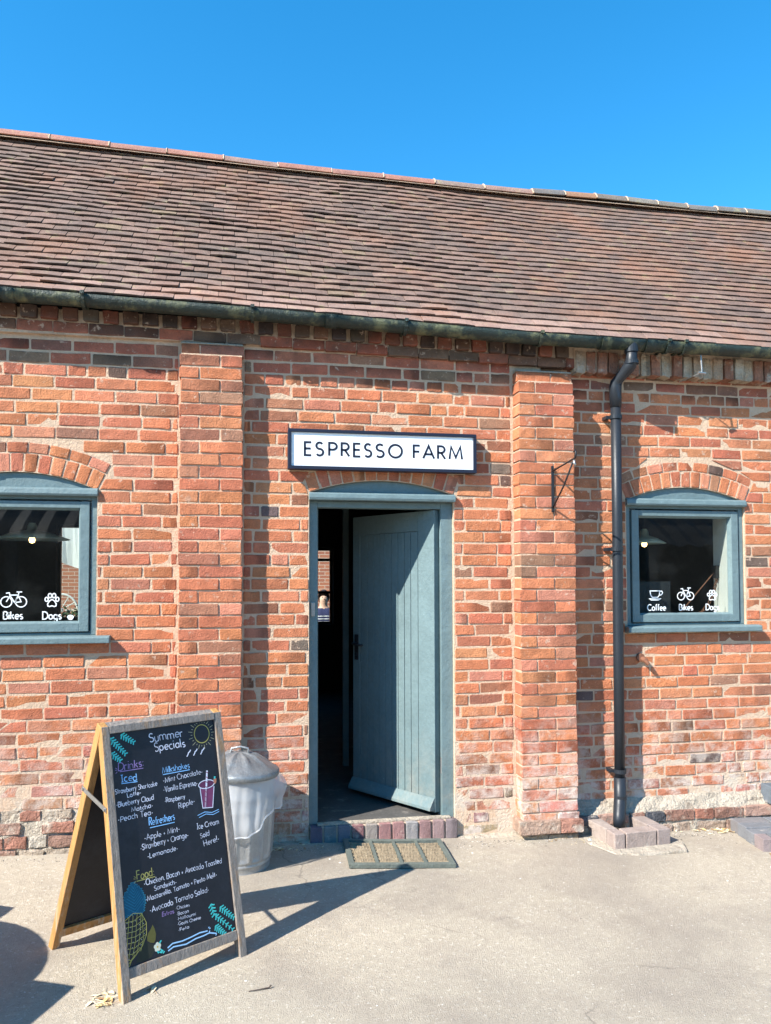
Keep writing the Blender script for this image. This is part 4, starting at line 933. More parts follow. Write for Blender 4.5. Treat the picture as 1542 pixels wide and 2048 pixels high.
TX = [('Summer', 0.2118, 0.9735, 0.3676, 0.9798, 0.0373, 'w'), ('Specials', 0.2315, 0.9318, 0.3753, 0.9355, 0.0351, 'w'), ('Drinks:', 0.0621, 0.8796, 0.1741, 0.8786, 0.0327, 'p'), ('Iced', 0.0712, 0.8304, 0.1391, 0.8285, 0.03, 'b'),
('-Strawberry Shortcake', 0.0342, 0.7881, 0.2266, 0.7905, 0.0197, 'w'), ('Latte-', 0.0922, 0.7649, 0.1519, 0.7695, 0.0174, 'w'), ('-Blueberry Cloud', 0.0419, 0.7357, 0.2058, 0.7352, 0.0204, 'w'), ('Matcha-', 0.1045, 0.704, 0.1992, 0.7066, 0.0185, 'w'),
('-Peach Tea-', 0.044, 0.6748, 0.1962, 0.6774, 0.0223, 'w'), ('Milkshakes', 0.2565, 0.8377, 0.3856, 0.8388, 0.0252, 'b'), ('-Mint Chocolate-', 0.256, 0.7962, 0.4464, 0.804, 0.0216, 'w'), ('-Vanilla Espresso-', 0.2529, 0.7576, 0.4162, 0.7594, 0.0223, 'w'),
('-Raspberry', 0.2545, 0.7132, 0.3491, 0.7137, 0.0192, 'w'), ('Ripple-', 0.3164, 0.6783, 0.3947, 0.6852, 0.0224, 'w'), ('Refreshers', 0.1755, 0.6339, 0.2921, 0.6354, 0.0299, 'b'), ('-Apple + Mint-', 0.1496, 0.5809, 0.3099, 0.5843, 0.0225, 'w'),
('-Strawberry + Orange-', 0.1279, 0.5457, 0.3476, 0.5517, 0.0235, 'w'), ('Ice Cream', 0.3917, 0.5735, 0.5005, 0.5764, 0.0224, 'w'), ('Sold', 0.4037, 0.5338, 0.4484, 0.5359, 0.0215, 'w'), ('Here!-', 0.418, 0.497, 0.4938, 0.503, 0.0236, 'w'),
('-Lemonade-', 0.156, 0.5077, 0.2931, 0.5098, 0.0198, 'w'), ('Food:', 0.1025, 0.4365, 0.1776, 0.4354, 0.0316, 'y'), ('-Chicken, Bacon + Avocado Toasted', 0.1302, 0.4061, 0.4937, 0.4105, 0.0216, 'w'), ('Sandwich-', 0.1728, 0.3761, 0.2718, 0.3785, 0.0187, 'w'),
('-Mozzarella, Tomato + Pesto Melt-', 0.1313, 0.3435, 0.463, 0.3608, 0.0192, 'w'), ('-Avocado Tomato Salad-', 0.1456, 0.2964, 0.4182, 0.3093, 0.0221, 'w'), ('Extras', 0.1961, 0.268, 0.2486, 0.2679, 0.017, 'p'),
('.Chicken', 0.2584, 0.2767, 0.321, 0.2743, 0.0128, 'w'), ('.Bacon', 0.2603, 0.2539, 0.3139, 0.2518, 0.0127, 'w'), ('.Halloumi', 0.2595, 0.2343, 0.3459, 0.2325, 0.0127, 'w'), ('.Goats Cheese', 0.2591, 0.2146, 0.3664, 0.2111, 0.0127, 'w'), ('.Feta', 0.2609, 0.1912, 0.3091, 0.1902, 0.0119, 'w')]
def draw(name, fn):
    b = MB(); fn(b)
    if b.f: b.build(name, 'chalk', board)
for s, a, b_, c, d, h, k in TX:
    big = h > .028; wd = .0032 if big else (.0022 if h > .015 else .0015)
    draw('chalk_lettering', lambda m: text(m, s, (a, b_), (c, d), h, wd, BPc, CC[k], .07))
for a, c, k in (((.0684, .8744), (.1711, .8726), 'p'), ((.0707, .8255), (.1407, .8218), 'b'), ((.2573, .831), (.3862, .8311), 'b'), ((.177, .6256), (.29, .6251), 'b'), ((.0999, .4308), (.1804, .4297), 'y'), ):
    draw('chalk_underline', lambda m: ribbon(m, [a, c], .0034, BPc, CC[k]))
def f_sun(m):
    cx, cy = .4632, .9785
    ribbon(m, [(cx+.0375*math.cos(t*math.pi/12), cy+.0405*math.sin(t*math.pi/12)) for t in range(25)], .0032, BPc, CC['o'])
    for t in range(26):
        a = t*2*math.pi/26; L1 = .056 if t % 2 else .068
        p0 = (cx+.048*math.cos(a), cy+.050*math.sin(a)); p1 = (min(.528, cx+L1*math.cos(a)), min(1.029, cy+L1*math.sin(a))); ribbon(m, [p0, p1], .0018, BPc, (.5, .47, .3))
draw('chalk_sun', f_sun)
def f_birds(m):
    for x in (.378, .4109, .4466):
        d = 0.6; ribbon(m, [(x, .889), (x+.007, .898), (x+.010, .905), (x+.016, .908), (x+.022, .916)], .0048, BPc, CC['w'])
draw('chalk_birds', f_birds)
def frond(m, pts, n=8, ln=.018):
    P = [Vector(p) for p in pts]; tot = len(P)-1
    ribbon(m, pts, .0024, BPc, CC['t'])
    for i in range(n+1):
        t = i/n*tot; k = min(tot-1, int(t)); q = P[k].lerp(P[k+1], t-k); d = (P[k+1]-P[k]).normalized(); nn = Vector((-d.y, d.x)); l = ln*(1-.35*i/n)
        for s in (1, -1):
            e = q+(d*.55+nn*s*.85)*l; mid = q+(d*.35+nn*s*.38)*l; ribbon(m, [(q.x, q.y), (mid.x, mid.y), (e.x, e.y)], .0052, BPc, CC['t'])
for pts, n in (([(.0383, 1.0158), (.0973, .9452)], 7), ([(.0863, 1.0244), (.137, .9871)], 5), ([(.0375, .9542), (.0726, .9212)], 4), ([(.4211, .2559), (.4319, .2093), (.466, .176), (.5109, .1293)], 10), ([(.4636, .2325), (.5218, .1743)], 6), ([(.431, .1642), (.4688, .1237)], 5)):
    draw('chalk_leaves', lambda m: frond(m, pts, n))
def f_cup(m):
    body = [(.4213, .748), (.4250, .6561), (.4781, .6491), (.5004, .745)]
    body = [(.4265, .744), (.4300, .657), (.4790, .651), (.4965, .741)]
    blob(m, body, BPc, (.22, .055, .13), .0004)
    el = [(.4600+.0395*math.cos(t*math.pi/10), .7555+.0180*math.sin(t*math.pi/10)) for t in range(21)]
    blob(m, el[:-1], BPc, (.13, .035, .085), .0007); ribbon(m, el, .0036, BPc, CC['w'])
    ribbon(m, [(.4265, .744), (.4300, .657), (.4790, .651), (.4965, .741)], .0036, BPc, CC['w'])
    ribbon(m, [(.4696, .8138), (.4560, .735)], .0085, BPc, CC['w'], .0016); ribbon(m, [(.456, .735), (.4427, .6582)], .0075, BPc, (.45, .32, .40), .0014)
    for i in range(7):
        t = i/7; x = lerp(.469, .443, t); y = lerp(.808, .664, t); ribbon(m, [(x-.004, y), (x+.004, y-.006)], .004, BPc, (.35, .12, .2), .002)
    blob(m, [(.497, .772), (.512, .772), (.511, .757), (.503, .748), (.496, .757)], BPc, (.50, .20, .12), .0018); ribbon(m, [(.503, .772), (.505, .782)], .008, BPc, CC['t'], .0018)
draw('chalk_milkshake', f_cup)
def f_w(m):
    for pts in ([(.401, .6309), (.4378, .6391), (.4731, .6299), (.5082, .6365)], [(.4074, .6208), (.4418, .6294), (.4771, .6201), (.5086, .6274)]): ribbon(m, pts, .0028, BPc, CC['b'])
    for pts in ([(.2067, .1432), (.2296, .1539), (.2732, .1504), (.3139, .1535), (.3555, .1587), (.3923, .1557)], [(.2076, .1318), (.2324, .1399), (.2891, .1334), (.3352, .1415), (.372, .1422), (.4004, .1456), (.4342, .133)]): ribbon(m, pts, .0052, BPc, (.42, .68, .95))
    for q in ((.3975, .165), (.402, .160), (.3985, .149), (.428, .127)): ribbon(m, [q, (q[0]+.005, q[1]+.004)], .004, BPc, (.42, .68, .95))
draw('chalk_waves', f_w)
def f_pine(m):
    lf = [(.0848, .4300), (.066, .415), (.060, .398), (.045, .392), (.047, .372), (.0345, .362), (.038, .340), (.0305, .330), (.0314, .3080), (.052, .313), (.0846, .3150), (.1153, .3085), (.121, .335), (.128, .345), (.124, .372), (.118, .380), (.112, .400), (.100, .408)]
    sr = []
    for i in range(len(lf)):
        a, c_ = Vector(lf[i]), Vector(lf[(i+1) % len(lf)]); n_ = max(1, int((c_-a).length/.009)); d_ = (c_-a)/n_; nn = Vector((-d_.y, d_.x)).normalized()
        for k in range(n_): q0 = a+d_*k; sr += [(q0.x, q0.y), (q0.x+d_.x*.7-nn.x*.008, q0.y+d_.y*.7-nn.y*.008)]
    blob(m, sr, BPc, (.012, .10, .17), .0006); ribbon(m, sr+[sr[0]], .0014, BPc, (.03, .26, .38), .0009)
    for i in range(9):
        t = i/8; ribbon(m, [(.0835, .315+.09*t), (lerp(.036, .078, t), lerp(.350, .418, t))], .0020, BPc, (.02, .19, .30), .0011); ribbon(m, [(.0835, .315+.09*t), (lerp(.126, .09, t), lerp(.350, .418, t))], .0020, BPc, (.02, .19, .30), .0011)
    o_ = CC['o']
    ribbon(m, [(.0310, .292), (.0744, .3142), (.1086, .3047), (.1256, .2646), (.1221, .2211), (.101, .1833), (.0697, .1565), (.0395, .135)], .0024, BPc, o_)
    def lim(y): return interp(y, [(.12, .035), (.135, .05), (.1565, .0697), (.1833, .101), (.2211, .1221), (.2646, .1256), (.3047, .1086), (.3142, .08)])
    for i in range(9):
        y = .135+i*.020; x1 = lim(y); ribbon(m, [(.0315, y-.006), (lerp(.0315, x1, .5), y-.010), (x1, y+.006)], .0020, BPc, o_)
    for i in range(5):
        x = .046+i*.017; ribbon(m, [(x-.022 if x-.022 > .031 else .031, .150+i*.004), (x-.006, .21), (min(x+.010, lim(.30)), .306)], .0018, BPc, o_)
    for i in range(8):
        for j in range(5):
            x = .040+j*.018+(i % 2)*.004; y = .150+i*.019
            if x < lim(y)-.008: ribbon(m, [(x, y), (x+.003, y+.002)], .003, BPc, (.5, .5, .42))
    blob(m, [(.1515, .2498), (.158, .232), (.1622, .2094), (.158, .190), (.1507, .1794), (.136, .185), (.1229, .1951), (.1245, .212), (.1300, .224), (.142, .235)], BPc, (.13, .12, .035), .0006)
    blob(m, [(.10, .195), (.125, .188), (.148, .175), (.150, .150), (.135, .130), (.10, .125), (.070, .130), (.078, .150)], BPc, (.035, .038, .028), .0004)
draw('chalk_pineapple', f_pine)
def f_fl(m):
    cx, cy = .1636, .1607
    for i in range(5):
        a = i*1.257+.3; blob(m, [(cx+.009*math.cos(a)+.0075*math.cos(t), cy+.010*math.sin(a)+.0085*math.sin(t)) for t in [k*math.pi/4 for k in range(8)]], BPc, (.75, .72, .55), .0010+i*.0001)
    blob(m, [(cx+.004*math.cos(t), cy+.004*math.sin(t)) for t in [k*math.pi/3 for k in range(6)]], BPc, (.75, .5, .08), .0020)
    for p in ([(.173, .172), (.182, .180)], [(.162, .146), (.166, .136)], [(.170, .140), (.178, .135), (.186, .142)], [(.184, .130), (.192, .136)], [(.176, .148), (.181, .141)]): ribbon(m, p, .0055, BPc, CC['t'], .002)
draw('chalk_flower', f_fl)
for (a, c) in (((.050, .893), (.058, .886)), ((.048, .884), (.056, .882)), ((.050, .870), (.057, .876))): draw('chalk_dashes', lambda m: ribbon(m, [a, c], .002, BPc, CC['p']))
for (a, c) in (((.090, .452), (.098, .446)), ((.088, .443), (.096, .441)), ((.088, .425), (.096, .432))): draw('chalk_dashes', lambda m: ribbon(m, [a, c], .002, BPc, CC['y']))
# rear frame
top = FLp+nh*.24+Vector((0, 0, 1.04)); foot = FLp+nh*.609-av*.06; ub = (top-foot); LBk = ub.length; ub.normalize(); ob = ub.cross(av).normalized()
def BK(u, v, w): return foot+av*u+ub*v+ob*w
for (u0, u1) in ((0, .032), (.534, .566)): bbox('rear_stile', 'oak', u0, u1, 0, LBk-.004, -.0, .045, .003, fn=BK)
bbox('rear_rail', 'oak', .0322, .5338, .075, .115, .004, .040, fn=BK); bbox('rear_rail', 'greywood', .0322, .5338, LBk-.05, LBk-.006, .004, .044, fn=BK)
rb = bbox('rear_board', 'slate', .028, .538, .110, LBk-.045, .018, .027, 0, fn=BK)
b = MB()
for s, x, y in (('Oi', .38, .18), ('L', .34, .36), ('n', .30, .44)): text(b, s, (x, y), (x-.09, y), .03, .002, lambda u, v, h: BK(u, v, .0178-h*.3), (.06, .06, .065), .1)
b.build('chalk_smudge', 'chalk', rb)
pa = BP(-.002, .735, -.02); pb = BK(-.002, .80, .03)
b = MB(); d_ = Vector(pb)-Vector(pa); sd = Vector((0, 0, 1)); 
vs_ = [Vector(p)+sd*h*.010-av*w*.003 for p in (Vector(pa)-d_*.06, Vector(pb)+d_*.05) for (h, w) in ((-1, 0), (1, 0), (1, 1), (-1, 1))]
b.add(vs_, [(0, 1, 2, 3), (7, 6, 5, 4), (0, 4, 5, 1), (1, 5, 6, 2), (2, 6, 7, 3), (3, 7, 4, 0)]); b.build('brace', 'steel', ab)
for p in (pa, pb): b = MB(); b.tube([Vector(p)-av*.003, Vector(p)-av*.008], .007, 8); b.build('rivet', 'steel', ab)

# ------------------------------------------------------------------ blue brick steps at the right edge
s2 = root('side_step', (3.35, -.25, 0), 'low dark blue engineering brick step at the right edge of the yard', 'step')
o0 = Vector((3.19, -.235, 0)); d1 = Vector((-.062, -.25, 0)); 
for i in range(7):
    # front row running to the right
    x = 3.135+i*.078; y = -.50-i*.012
    b = MB(); poly_prism(b, [(x, y), (x+.070, y-.011), (x+.085, y+.095), (x+.015, y+.105)], -.04, .062, R.choice([(.15, .155, .165), (.20, .195, .20), (.25, .20, .195)]), .003); b.build('step_brick', 'bluebrick', s2, bevel=.004)
for i in range(4):
    for j in range(3):
        x = 3.155+i*.225+j*.02; y = -.39+j*.108-i*.02
        b = MB(); poly_prism(b, [(x, y), (x+.215, y-.02), (x+.225, y+.08), (x+.01, y+.10)], -.04, .062, R.choice([(.17, .175, .185), (.21, .205, .21), (.18, .17, .17)]), .003); b.build('step_brick', 'bluebrick', s2, bevel=.004)
s3 = root('upper_step', (3.7, -.05, .2), 'dark blue brick block against the wall at the right edge of the view', 'step')
for i in range(3):
    b = MB(); b.box(3.505+i*.222, 3.72+i*.222, -.16, .02, .135, .255, c=(.12, .14, .16)); b.build('step_brick', 'bluebrick', s3, bevel=.006)
    b = MB(); b.box(3.60+i*.222, 3.815+i*.222, -.12, -.06, -.05, .130, c=(.3, .27, .22)); b.build('packing_stone', 'stone', s3, bevel=.01)

# ------------------------------------------------------------------ litter, pebbles, twig
def leaf(mb, x, y, z, s, c):
    a = R.uniform(0, 6.3); tx, ty = R.uniform(-.5, .5), R.uniform(-.5, .5); pts = []
    for u, v in ((-1, 0), (-.3, .42), (.5, .33), (1, 0), (.5, -.33), (-.3, -.42)):
        px, py = u*s, v*s; X = px*math.cos(a)-py*math.sin(a); Y = px*math.sin(a)+py*math.cos(a); pts.append((x+X, y+Y, z+s*.25+X*tx*.5+Y*ty*.5+abs(v)*s*.4))
    mb.add(pts, [(0, 1, 2, 3), (0, 3, 4, 5)], c)
LC = [(.62, .48, .26), (.70, .60, .40), (.50, .34, .15), (.66, .56, .38), (.30, .18, .09)]
def litter(name, spots, label):
    b = MB()
    for (x, y, sx, sy, n, s) in spots:
        for i in range(n):
            px, py = x+R.gauss(0, sx), y+R.gauss(0, sy); leaf(b, px, py, gz(px, py), s*R.uniform(.5, 1.2), R.choice(LC))
            if R.random() < .5:
                a = R.uniform(0, 6.3); l = R.uniform(.02, .06); z = gz(px, py)+.006
                b.tube([(px, py, z), (px+l*math.cos(a), py+l*math.sin(a), z+R.uniform(0, .01))], .0008, 3, c=R.choice(LC))
    o = b.build(name, 'straw'); o['kind'] = 'stuff'; o['label'] = label; return o
litter('dry_leaves', [(-.52, -1.55, .035, .03, 26, .017), (-.53, -1.49, .03, .02, 5, .016), (-.34, -1.50, .012, .012, 3, .022)], 'dry pale leaves and straw caught at the near foot of the chalkboard')
litter('wall_foot_litter', [(3.12, -.05, .12, .05, 60, .022), (3.30, -.56, .10, .03, 16, .028), (3.45, -.06, .06, .05, 30, .02), (2.75, -.09, .2, .02, 10, .012), (.25, -.11, .10, .03, 26, .014), (1.9, -.19, .12, .03, 10, .010), (-.1, -.15, .12, .03, 8, .012)], 'dry leaves and straw gathered along the foot of the wall')
b = MB()
def pebble(mb, x, y, s, c):
    z = gz(x, y); pts = [(0, 0, 1), (1, 0, 0), (.3, .9, .1), (-.8, .6, 0), (-.8, -.6, .1), (.3, -.95, 0), (0, 0, -.5)]; f = R.uniform(.6, 1)
    vs_ = [(x+p[0]*s*R.uniform(.8, 1.2), y+p[1]*s*R.uniform(.8, 1.2)*f, z+p[2]*s*.6+s*.1) for p in pts]
    mb.add(vs_, [(0, 1, 2), (0, 2, 3), (0, 3, 4), (0, 4, 5), (0, 5, 1), (6, 2, 1), (6, 3, 2), (6, 4, 3), (6, 5, 4), (6, 1, 5)], c)
for i in range(1500):
    x, y = R.uniform(-1.4, 3.6), R.uniform(-2.5, -.02)
    if R.random() < .35: y = -abs(R.gauss(0, .12))-.03
    if .55 < x < 1.25 and y > -.55: continue
    g = R.uniform(.20, .62); pebble(b, x, y, R.uniform(.0014, .0042), (g, g*.93, g*.82))
for i in range(1400):
    x = R.uniform(-1.5, 4.0); y = -.10-abs(R.gauss(0, .06)); g = R.choice((.09, .14, .3, .5))
    if .40 < x < 1.34: y -= .02
    pebble(b, x, y, R.uniform(.0015, .006), (g, g*.88, g*.74))
for (x, y, s, c) in ((-.545, -1.72, .013, (.62, .58, .5)), (2.16, -.17, .022, (.35, .38, .38)), (2.14, -.23, .013, (.5, .48, .42)), (.02, -1.49, .008, (.6, .55, .5)), (2.62, -.9, .007, (.6, .56, .5)), (1.5, -.7, .006, (.55, .5, .45)), (1.62, -1.2, .006, (.2, .17, .15)), (.50, -.30, .008, (.6, .56, .5)), (.55, -.36, .009, (.62, .55, .48)), (3.0, -.75, .007, (.6, .56, .5)), (1.35, -.30, .007, (.7, .66, .6))): pebble(b, x, y, s, c)
o = b.build('grit', 'straw'); o['kind'] = 'stuff'; o['label'] = 'loose grit and small stones scattered over the concrete yard'
b = MB(); b.tube([(.030, -1.580, .005), (.075, -1.575, .006), (.112, -1.568, .006), (.119, -1.562, .012)], [.0018, .0022, .003, .0045], 6, c=(.08, .06, .05)); tag(b.build('twig', 'straw'), 'short dark twig lying alone on the concrete', 'twig')

# ------------------------------------------------------------------ inside: lamps, card, chain
def lamp(x, y, z, r, label):
    l = root('pendant_lamp', (x, y, z), label, 'lamp', 'pendant lamps inside the windows')
    b = MB(); b.lathe([(.02, z+.11), (.03, z+.09), (.035, z+.06), (r*.55, z+.04), (r, z), (r-.004, z-.002), (r*.55, z+.034), (.03, z+.05)], x, y, 28); b.build('lamp_shade', 'shade', l, smooth=True)
    b = MB(); b.lathe([(.001, z+.02), (.014, z+.015), (.021, z-.004), (.016, z-.022), (.001, z-.028)], x, y, 14); b.build('bulb', 'bulb', l, smooth=True)
    b = MB(); b.tube([(x, y, z+.10), (x, y, 3.02)], .004, 6); b.build('cord', 'black', l)
lamp(-1.395, .75, 1.935, .24, 'lit pendant lamp with pale shade seen through the left window')
lamp(3.0, .62, 1.93, .16, 'lit pendant lamp with pale shade nearest the glass of the right window')
lamp(5.3, 4.0, 2.6, .10, 'lit pendant lamp far back in the room, upper left of the right window')
lamp(5.6, 4.4, 2.65, .10, 'lit pendant lamp deepest in the room seen high in the right window')
b = MB(); b.box(2.60, 2.93, .15, .16, 1.36, 1.64); cd_ = b.build('window_card', 'tin'); tag(cd_, 'dark grey poster card standing on the sill inside the right window', 'card')
b = MB(); mp = lambda u, v, h: (u, .1495-h, v); text(b, 'NA', (2.70, 1.50), (2.645, 1.50), .034, .006, mp, (.02, .02, .02)); text(b, 'D', (2.738, 1.50), (2.708, 1.50), .034, .006, mp, (.02, .02, .02)); text(b, 'B', (2.90, 1.50), (2.875, 1.50), .034, .006, mp, (.02, .02, .02)); b.build('card_lettering', 'navy', cd_)
b = MB(); b.tube([(3.03, .28, 1.36), (3.365, .28, 1.715)], .004, 6); tag(b.build('window_rod', 'rust'), 'thin rusty rod slanting behind the right window pane', 'rod')
ch = root('chain', (3.3, .27, 1.4), 'short rusty chain hanging inside the right window', 'chain')
P0, P1 = Vector((3.365, .26, 1.68)), Vector((3.215, .27, 1.395)); nl = 11
for i in range(nl):
    t = (i+.5)/nl; c_ = P0.lerp(P1, t)+Vector((.03*math.sin(t*math.pi), 0, -.02*math.sin(t*math.pi))); d_ = (P1-P0).normalized(); s_ = Vector((0, 1, 0)) if i % 2 else Vector((d_.z, 0, -d_.x))
    b = MB(); b.tube([c_+d_*.019*math.cos(a)+s_*.009*math.sin(a) for a in [k*math.pi/5 for k in range(11)]], .0026, 5, cap=False); b.build('link', 'rust', ch)
b = MB(); b.box(3.35, 3.385, .25, .30, 1.665, 1.755); tag(b.build('chain_plate', 'black'), 'small black fixing plate on the white splay of the right window', 'plate')

# ------------------------------------------------------------------ rear yard seen through the barn
b = MB(); b.box(-9, 10, 12.0, 12.3, -.3, 4.2); tag(b.build('rear_yard_wall', 'farbrick'), 'sunlit brick wall behind the barn seen through the back windows', 'wall')
aw = root('white_sheet', (-2.75, 8.1, 0), 'white canvas awning added outdoors in the sun, standing in for a blind', 'sheet')  # white cloth added outdoors, sunlit in place of a bright blind
b = MB(); L_ = []
for i in range(13):
    x = -3.25+i*.075; L_ += [(x, 8.1, 2.75), (x, 8.1+.02*math.sin(i), 1.83+.34*((12-i)/12)**1.4)]
b.add(L_, [(2*i, 2*i+1, 2*i+3, 2*i+2) for i in range(12)]); b.build('canvas', 'whitepaint', aw)
for x in (-3.28, -2.34): boxo('pole', 'oak', aw, x, x+.05, 8.12, 8.17, 0, 2.8)
wh = root('cart_wheel', (-3.05, 8.0, .9), 'pale spoked cart wheel leaning outside the back window seen through the left window', 'wheel')
wc = Vector((-2.775, 7.9, 1.22)); 
b = MB(); b.tube([wc+Vector((.25*math.cos(a), 0, .25*math.sin(a))) for a in [k*math.pi/16 for k in range(33)]], .016, 6, cap=False); b.build('rim', 'whitepaint', wh)
for k in range(12): a = k*math.pi/6; b = MB(); b.tube([wc+Vector((.06*math.cos(a), 0, .06*math.sin(a))), wc+Vector((.245*math.cos(a), 0, .245*math.sin(a)))], .008, 5); b.build('spoke', 'whitepaint', wh)
b = MB(); b.tube([wc+Vector((0, -.06, 0)), wc+Vector((0, .06, 0))], .035, 10); b.build('hub', 'whitepaint', wh)
sb = MB()
for i in range(420):
    p = Vector((-2.50+R.gauss(0, .16), 7.7+R.gauss(0, .08), R.uniform(.6, 1.30)-.1*R.random())); d = [Vector((R.uniform(-1, 1), R.uniform(-.5, .5), R.uniform(-1, 1))).normalized()*.045 for _ in range(2)]; g = R.uniform(.5, 1.3)
    sb.add([p-d[0], p-d[1]*.5, p+d[0], p+d[1]*.5], [(0, 1, 2, 3)], (.05*g, .085*g, .03*g) if R.random() < .8 else (.4, .3, .2))
sb.box(-2.75, -2.25, 7.55, 7.85, .0, .62, c=(.2, .1, .06)); tag(sb.build('potted_shrub', 'leaf'), 'small leafy shrub in a trough behind the barn beside the cart wheel', 'shrub')
# a seated person outside the back window
bench = root('garden_bench', (1.35, 8.15, 0), 'plain wooden bench outside the back window with a person on it', 'bench')
boxo('seat', 'tablewood', bench, .9, 2.0, 7.95, 8.3, .53, .57)
for x in (.95, 1.91): boxo('leg', 'tablewood', bench, x, x+.06, 7.98, 8.27, 0, .53)
pr = root('person', (1.33, 8.1, 0), 'dark haired person in a navy striped top seated outside the back window', 'person')
def skin(name, verts, edges, radii, m, rootv=0):
    me = bpy.data.meshes.new(name); me.from_pydata(verts, edges, []); me.materials.append(M[m]); o = bpy.data.objects.new(name, me); COL.objects.link(o); attach(o, pr)
    sk = o.modifiers.new('skin', 'SKIN'); sk.use_smooth_shade = True
    for i, r_ in enumerate(radii): me.skin_vertices[0].data[i].radius = (r_, r_*(.8)); me.skin_vertices[0].data[i].use_root = i == rootv
    o.modifiers.new('subsurf', 'SUBSURF').levels = 1; o.modifiers['subsurf'].render_levels = 1; return o
px_, py_ = 1.33, 8.12
V = [(0, 0, .66), (0, -.01, .85), (0, -.02, 1.05), (0, -.03, 1.16), (0, -.04, 1.24), (0, -.05, 1.34), (0, -.05, 1.43),
     (.19, -.02, 1.13), (.25, -.08, .88), (.12, -.30, .78), (-.19, -.02, 1.13), (-.25, -.08, .88), (-.12, -.30, .78), (.10, -.05, .64), (.13, -.48, .62), (.13, -.50, .12), (.13, -.62, .05), (-.10, -.05, .64), (-.13, -.48, .62), (-.13, -.50, .12), (-.13, -.62, .05)]
V = [(x+px_, y+py_, z) for x, y, z in V]
Ed = [(0, 1), (1, 2), (2, 3), (3, 4), (4, 5), (5, 6), (3, 7), (7, 8), (8, 9), (3, 10), (10, 11), (11, 12), (0, 13), (13, 14), (14, 15), (15, 16), (0, 17), (17, 18), (18, 19), (19, 20)]
RR = [.15, .14, .15, .12, .055, .085, .07, .065, .048, .035, .065, .048, .035, .09, .065, .045, .04, .09, .065, .045, .04]
skin('body', V, Ed, RR, 'skin')
b = MB(); b.lathe([(.17, .66), (.172, .80), (.168, .98), (.155, 1.10), (.10, 1.19), (.065, 1.215)], px_, py_-.015, 24, fr=lambda a, z, r: .05*abs(math.cos(a))*(1 if z > .7 else .6)); b.build('striped_top', 'shirt', pr, smooth=True)
for i in range(9):
    z = .72+i*.045; b = MB(); b.lathe([(.1745-max(0, z-.98)*.1, z), (.1745-max(0, z-.98)*.1, z+.012)], px_, py_-.015, 24, fr=lambda a, z, r: .05*abs(math.cos(a))); b.build('stripe', 'decal', pr)
b = MB(); vs_ = []; n = 20
for j in range(9):
    ph = math.pi*.5*(1-j/5.2)
    for k in range(n):
        a = k*2*math.pi/n; fr_ = 1.0; y = .105*math.cos(ph)*math.sin(a); x = .098*math.cos(ph)*math.cos(a); z = .125*math.sin(ph)
        if math.sin(a) < -.35 and j > 3: y = -.02*math.sin(-a)  # open at the face
        vs_.append((px_+x, py_-.035+y, 1.40+z))
b.add(vs_, [(i*n+k, i*n+(k+1) % n, (i+1)*n+(k+1) % n, (i+1)*n+k) for i in range(8) for k in range(n)]); hr = b.build('hair', 'hair', pr, smooth=True)
for sx in (-.03, .03): b = MB(); b.lathe([(.001, 1.405), (.009, 1.402), (.010, 1.395), (.001, 1.388)], px_+sx, py_-.125, 8); b.build('eye', 'hair', pr)
b = MB(); b.tube([(px_, py_-.125, 1.40), (px_, py_-.15, 1.365), (px_, py_-.125, 1.36)], .010, 6); b.build('nose', 'skin', pr, smooth=True)
b = MB(); b.tube([(px_-.022, py_-.128, 1.335), (px_, py_-.134, 1.332), (px_+.022, py_-.128, 1.335)], .005, 6); b.build('mouth', 'rust', pr)

# ------------------------------------------------------------------ things beside and behind the viewer: they cast the shadow at lower left and show in the panes
def prism_top(name, pts, z0, z1, m, parent):
    b = MB(); poly_prism(b, pts, z0, z1, (.5, .5, .5)); return b.build(name, m, parent, bevel=.003)
dA = Vector((.18, -.08)).normalized(); dB = Vector((-.08, -.18)).normalized()
def add_shadow_table(corner, h, L1, L2, label):  # unseen tables, added and shaped to cast the lower left shadow
    c = Vector(corner); t = root('shadow_table', (c.x-.3, c.y-.3, 0), label, 'table', 'unseen tables added for their shadow')
    P = [c, c-dA*L1, c-dA*L1+dB*L2, c+dB*L2]; prism_top('table_top', [(p.x, p.y) for p in P][::-1], h-.03, h, 'tablewood', t)
    for a in (.08, .92):
        for e in (.08, .92): q = c-dA*L1*a+dB*L2*e; boxo('leg', 'tablewood', t, q.x-.02, q.x+.02, q.y-.02, q.y+.02, 0, h-.03)
add_shadow_table((-.653-.789, -1.402-.431), .75, .75, .75, 'square wooden garden table nearest the viewer, added out of view for its shadow')
add_shadow_table((-1.02-.789, -.655-.431), .75, .75, .55, 'smaller square wooden garden table near the wall, added out of view for its shadow')
bl = root('barrel', (-2.0, -1.6, 0), 'round wooden barrel added out of view between the tables for its shadow', 'barrel')  # unseen round body added for the curved edge of that shadow
b = MB(); b.lathe([(.30, 0), (.36, .2), (.40, .36), (.40, .42), (.37, .58), (.40, .70), (.42, .71), (.42, .74), (.001, .74)], -2.0, -1.6, 32); b.build('staves', 'tablewood', bl, smooth=True)
for z in (.12, .55): b = MB(); b.lathe([(.355 if z < .3 else .388, z), (.36 if z < .3 else .388, z+.04)], -2.0, -1.6, 32); b.build('hoop', 'black', bl)
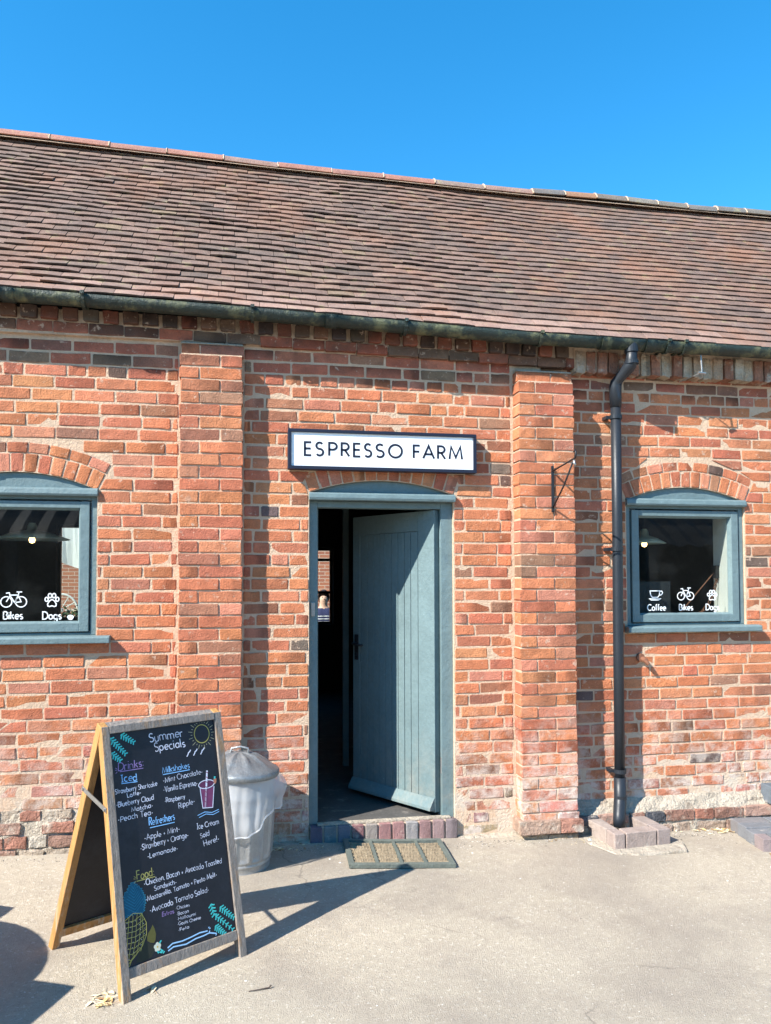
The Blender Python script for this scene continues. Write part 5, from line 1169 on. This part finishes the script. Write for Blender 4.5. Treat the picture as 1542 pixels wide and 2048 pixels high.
# dutch barn opposite
ob_ = root('open_barn', (6, -20, 0), 'dark open-fronted farm shed with a curved corrugated roof facing the cafe', 'shed')
b = MB(); n = 150; vs_ = []
for i in range(n+1):
    x = -24+i*.32
    for k in range(9):
        a = rad(20+k*9); vs_.append((x, -25+math.cos(a)*9-.0, 1.6+math.sin(a)*3.2+(.10 if i % 2 else 0)))
b.add(vs_, [(i*9+k, (i+1)*9+k, (i+1)*9+k+1, i*9+k+1) for i in range(n) for k in range(8)]); b.build('curved_roof', 'tin', ob_)
b = MB(); b.box(-24, 24, -24.2, -24, 0, 5); b.build('rear_wall', 'tin', ob_)
for x in range(-24, 25, 6): boxo('post', 'tin', ob_, x, x+.25, -16.6, -16.35, 0, 2.9)
b = MB(); b.box(-24, -23.8, -24, -16.6, 0, 2.7); b.build('side_wall', 'tin', ob_)
def tree(x, y, h, label):
    t = root('tree', (x, y, 0), label, 'tree', 'trees behind the viewer')
    b = MB(); b.tube([(x, y, 0), (x+.1, y, h*.3), (x-.1, y+.1, h*.6), (x, y, h*.85)], [.25, .2, .14, .05], 8)
    for k in range(6): a = k*1.05; b.tube([(x, y, h*(.35+.06*k)), (x+math.cos(a)*h*.2, y+math.sin(a)*h*.2, h*(.5+.06*k))], [.09, .03], 5)
    b.build('trunk', 'bark', t)
    b = MB()
    for i in range(2600):
        a = R.uniform(0, 6.28); v = R.uniform(-1, 1); rr = (R.random()**.4)*h*.32; cx = x+rr*math.cos(a)*math.sqrt(1-v*v); cy = y+rr*math.sin(a)*math.sqrt(1-v*v); cz = h*.68+rr*v*.95
        s = R.uniform(.10, .2); d = [Vector((R.uniform(-1, 1), R.uniform(-1, 1), R.uniform(-1, 1))).normalized()*s for _ in range(2)]; p = Vector((cx, cy, cz)); g = R.uniform(.6, 1.3)
        b.add([p-d[0], p-d[1]*.5, p+d[0], p+d[1]*.5], [(0, 1, 2, 3)], (.05*g, .09*g, .03*g))
    b.build('crown', 'leaf', t)
tree(-7.5, -13.5, 6.5, 'leafy green tree behind the viewer, left of the shed'); tree(11, -31, 11, 'leafy green tree behind the viewer, right of the shed')
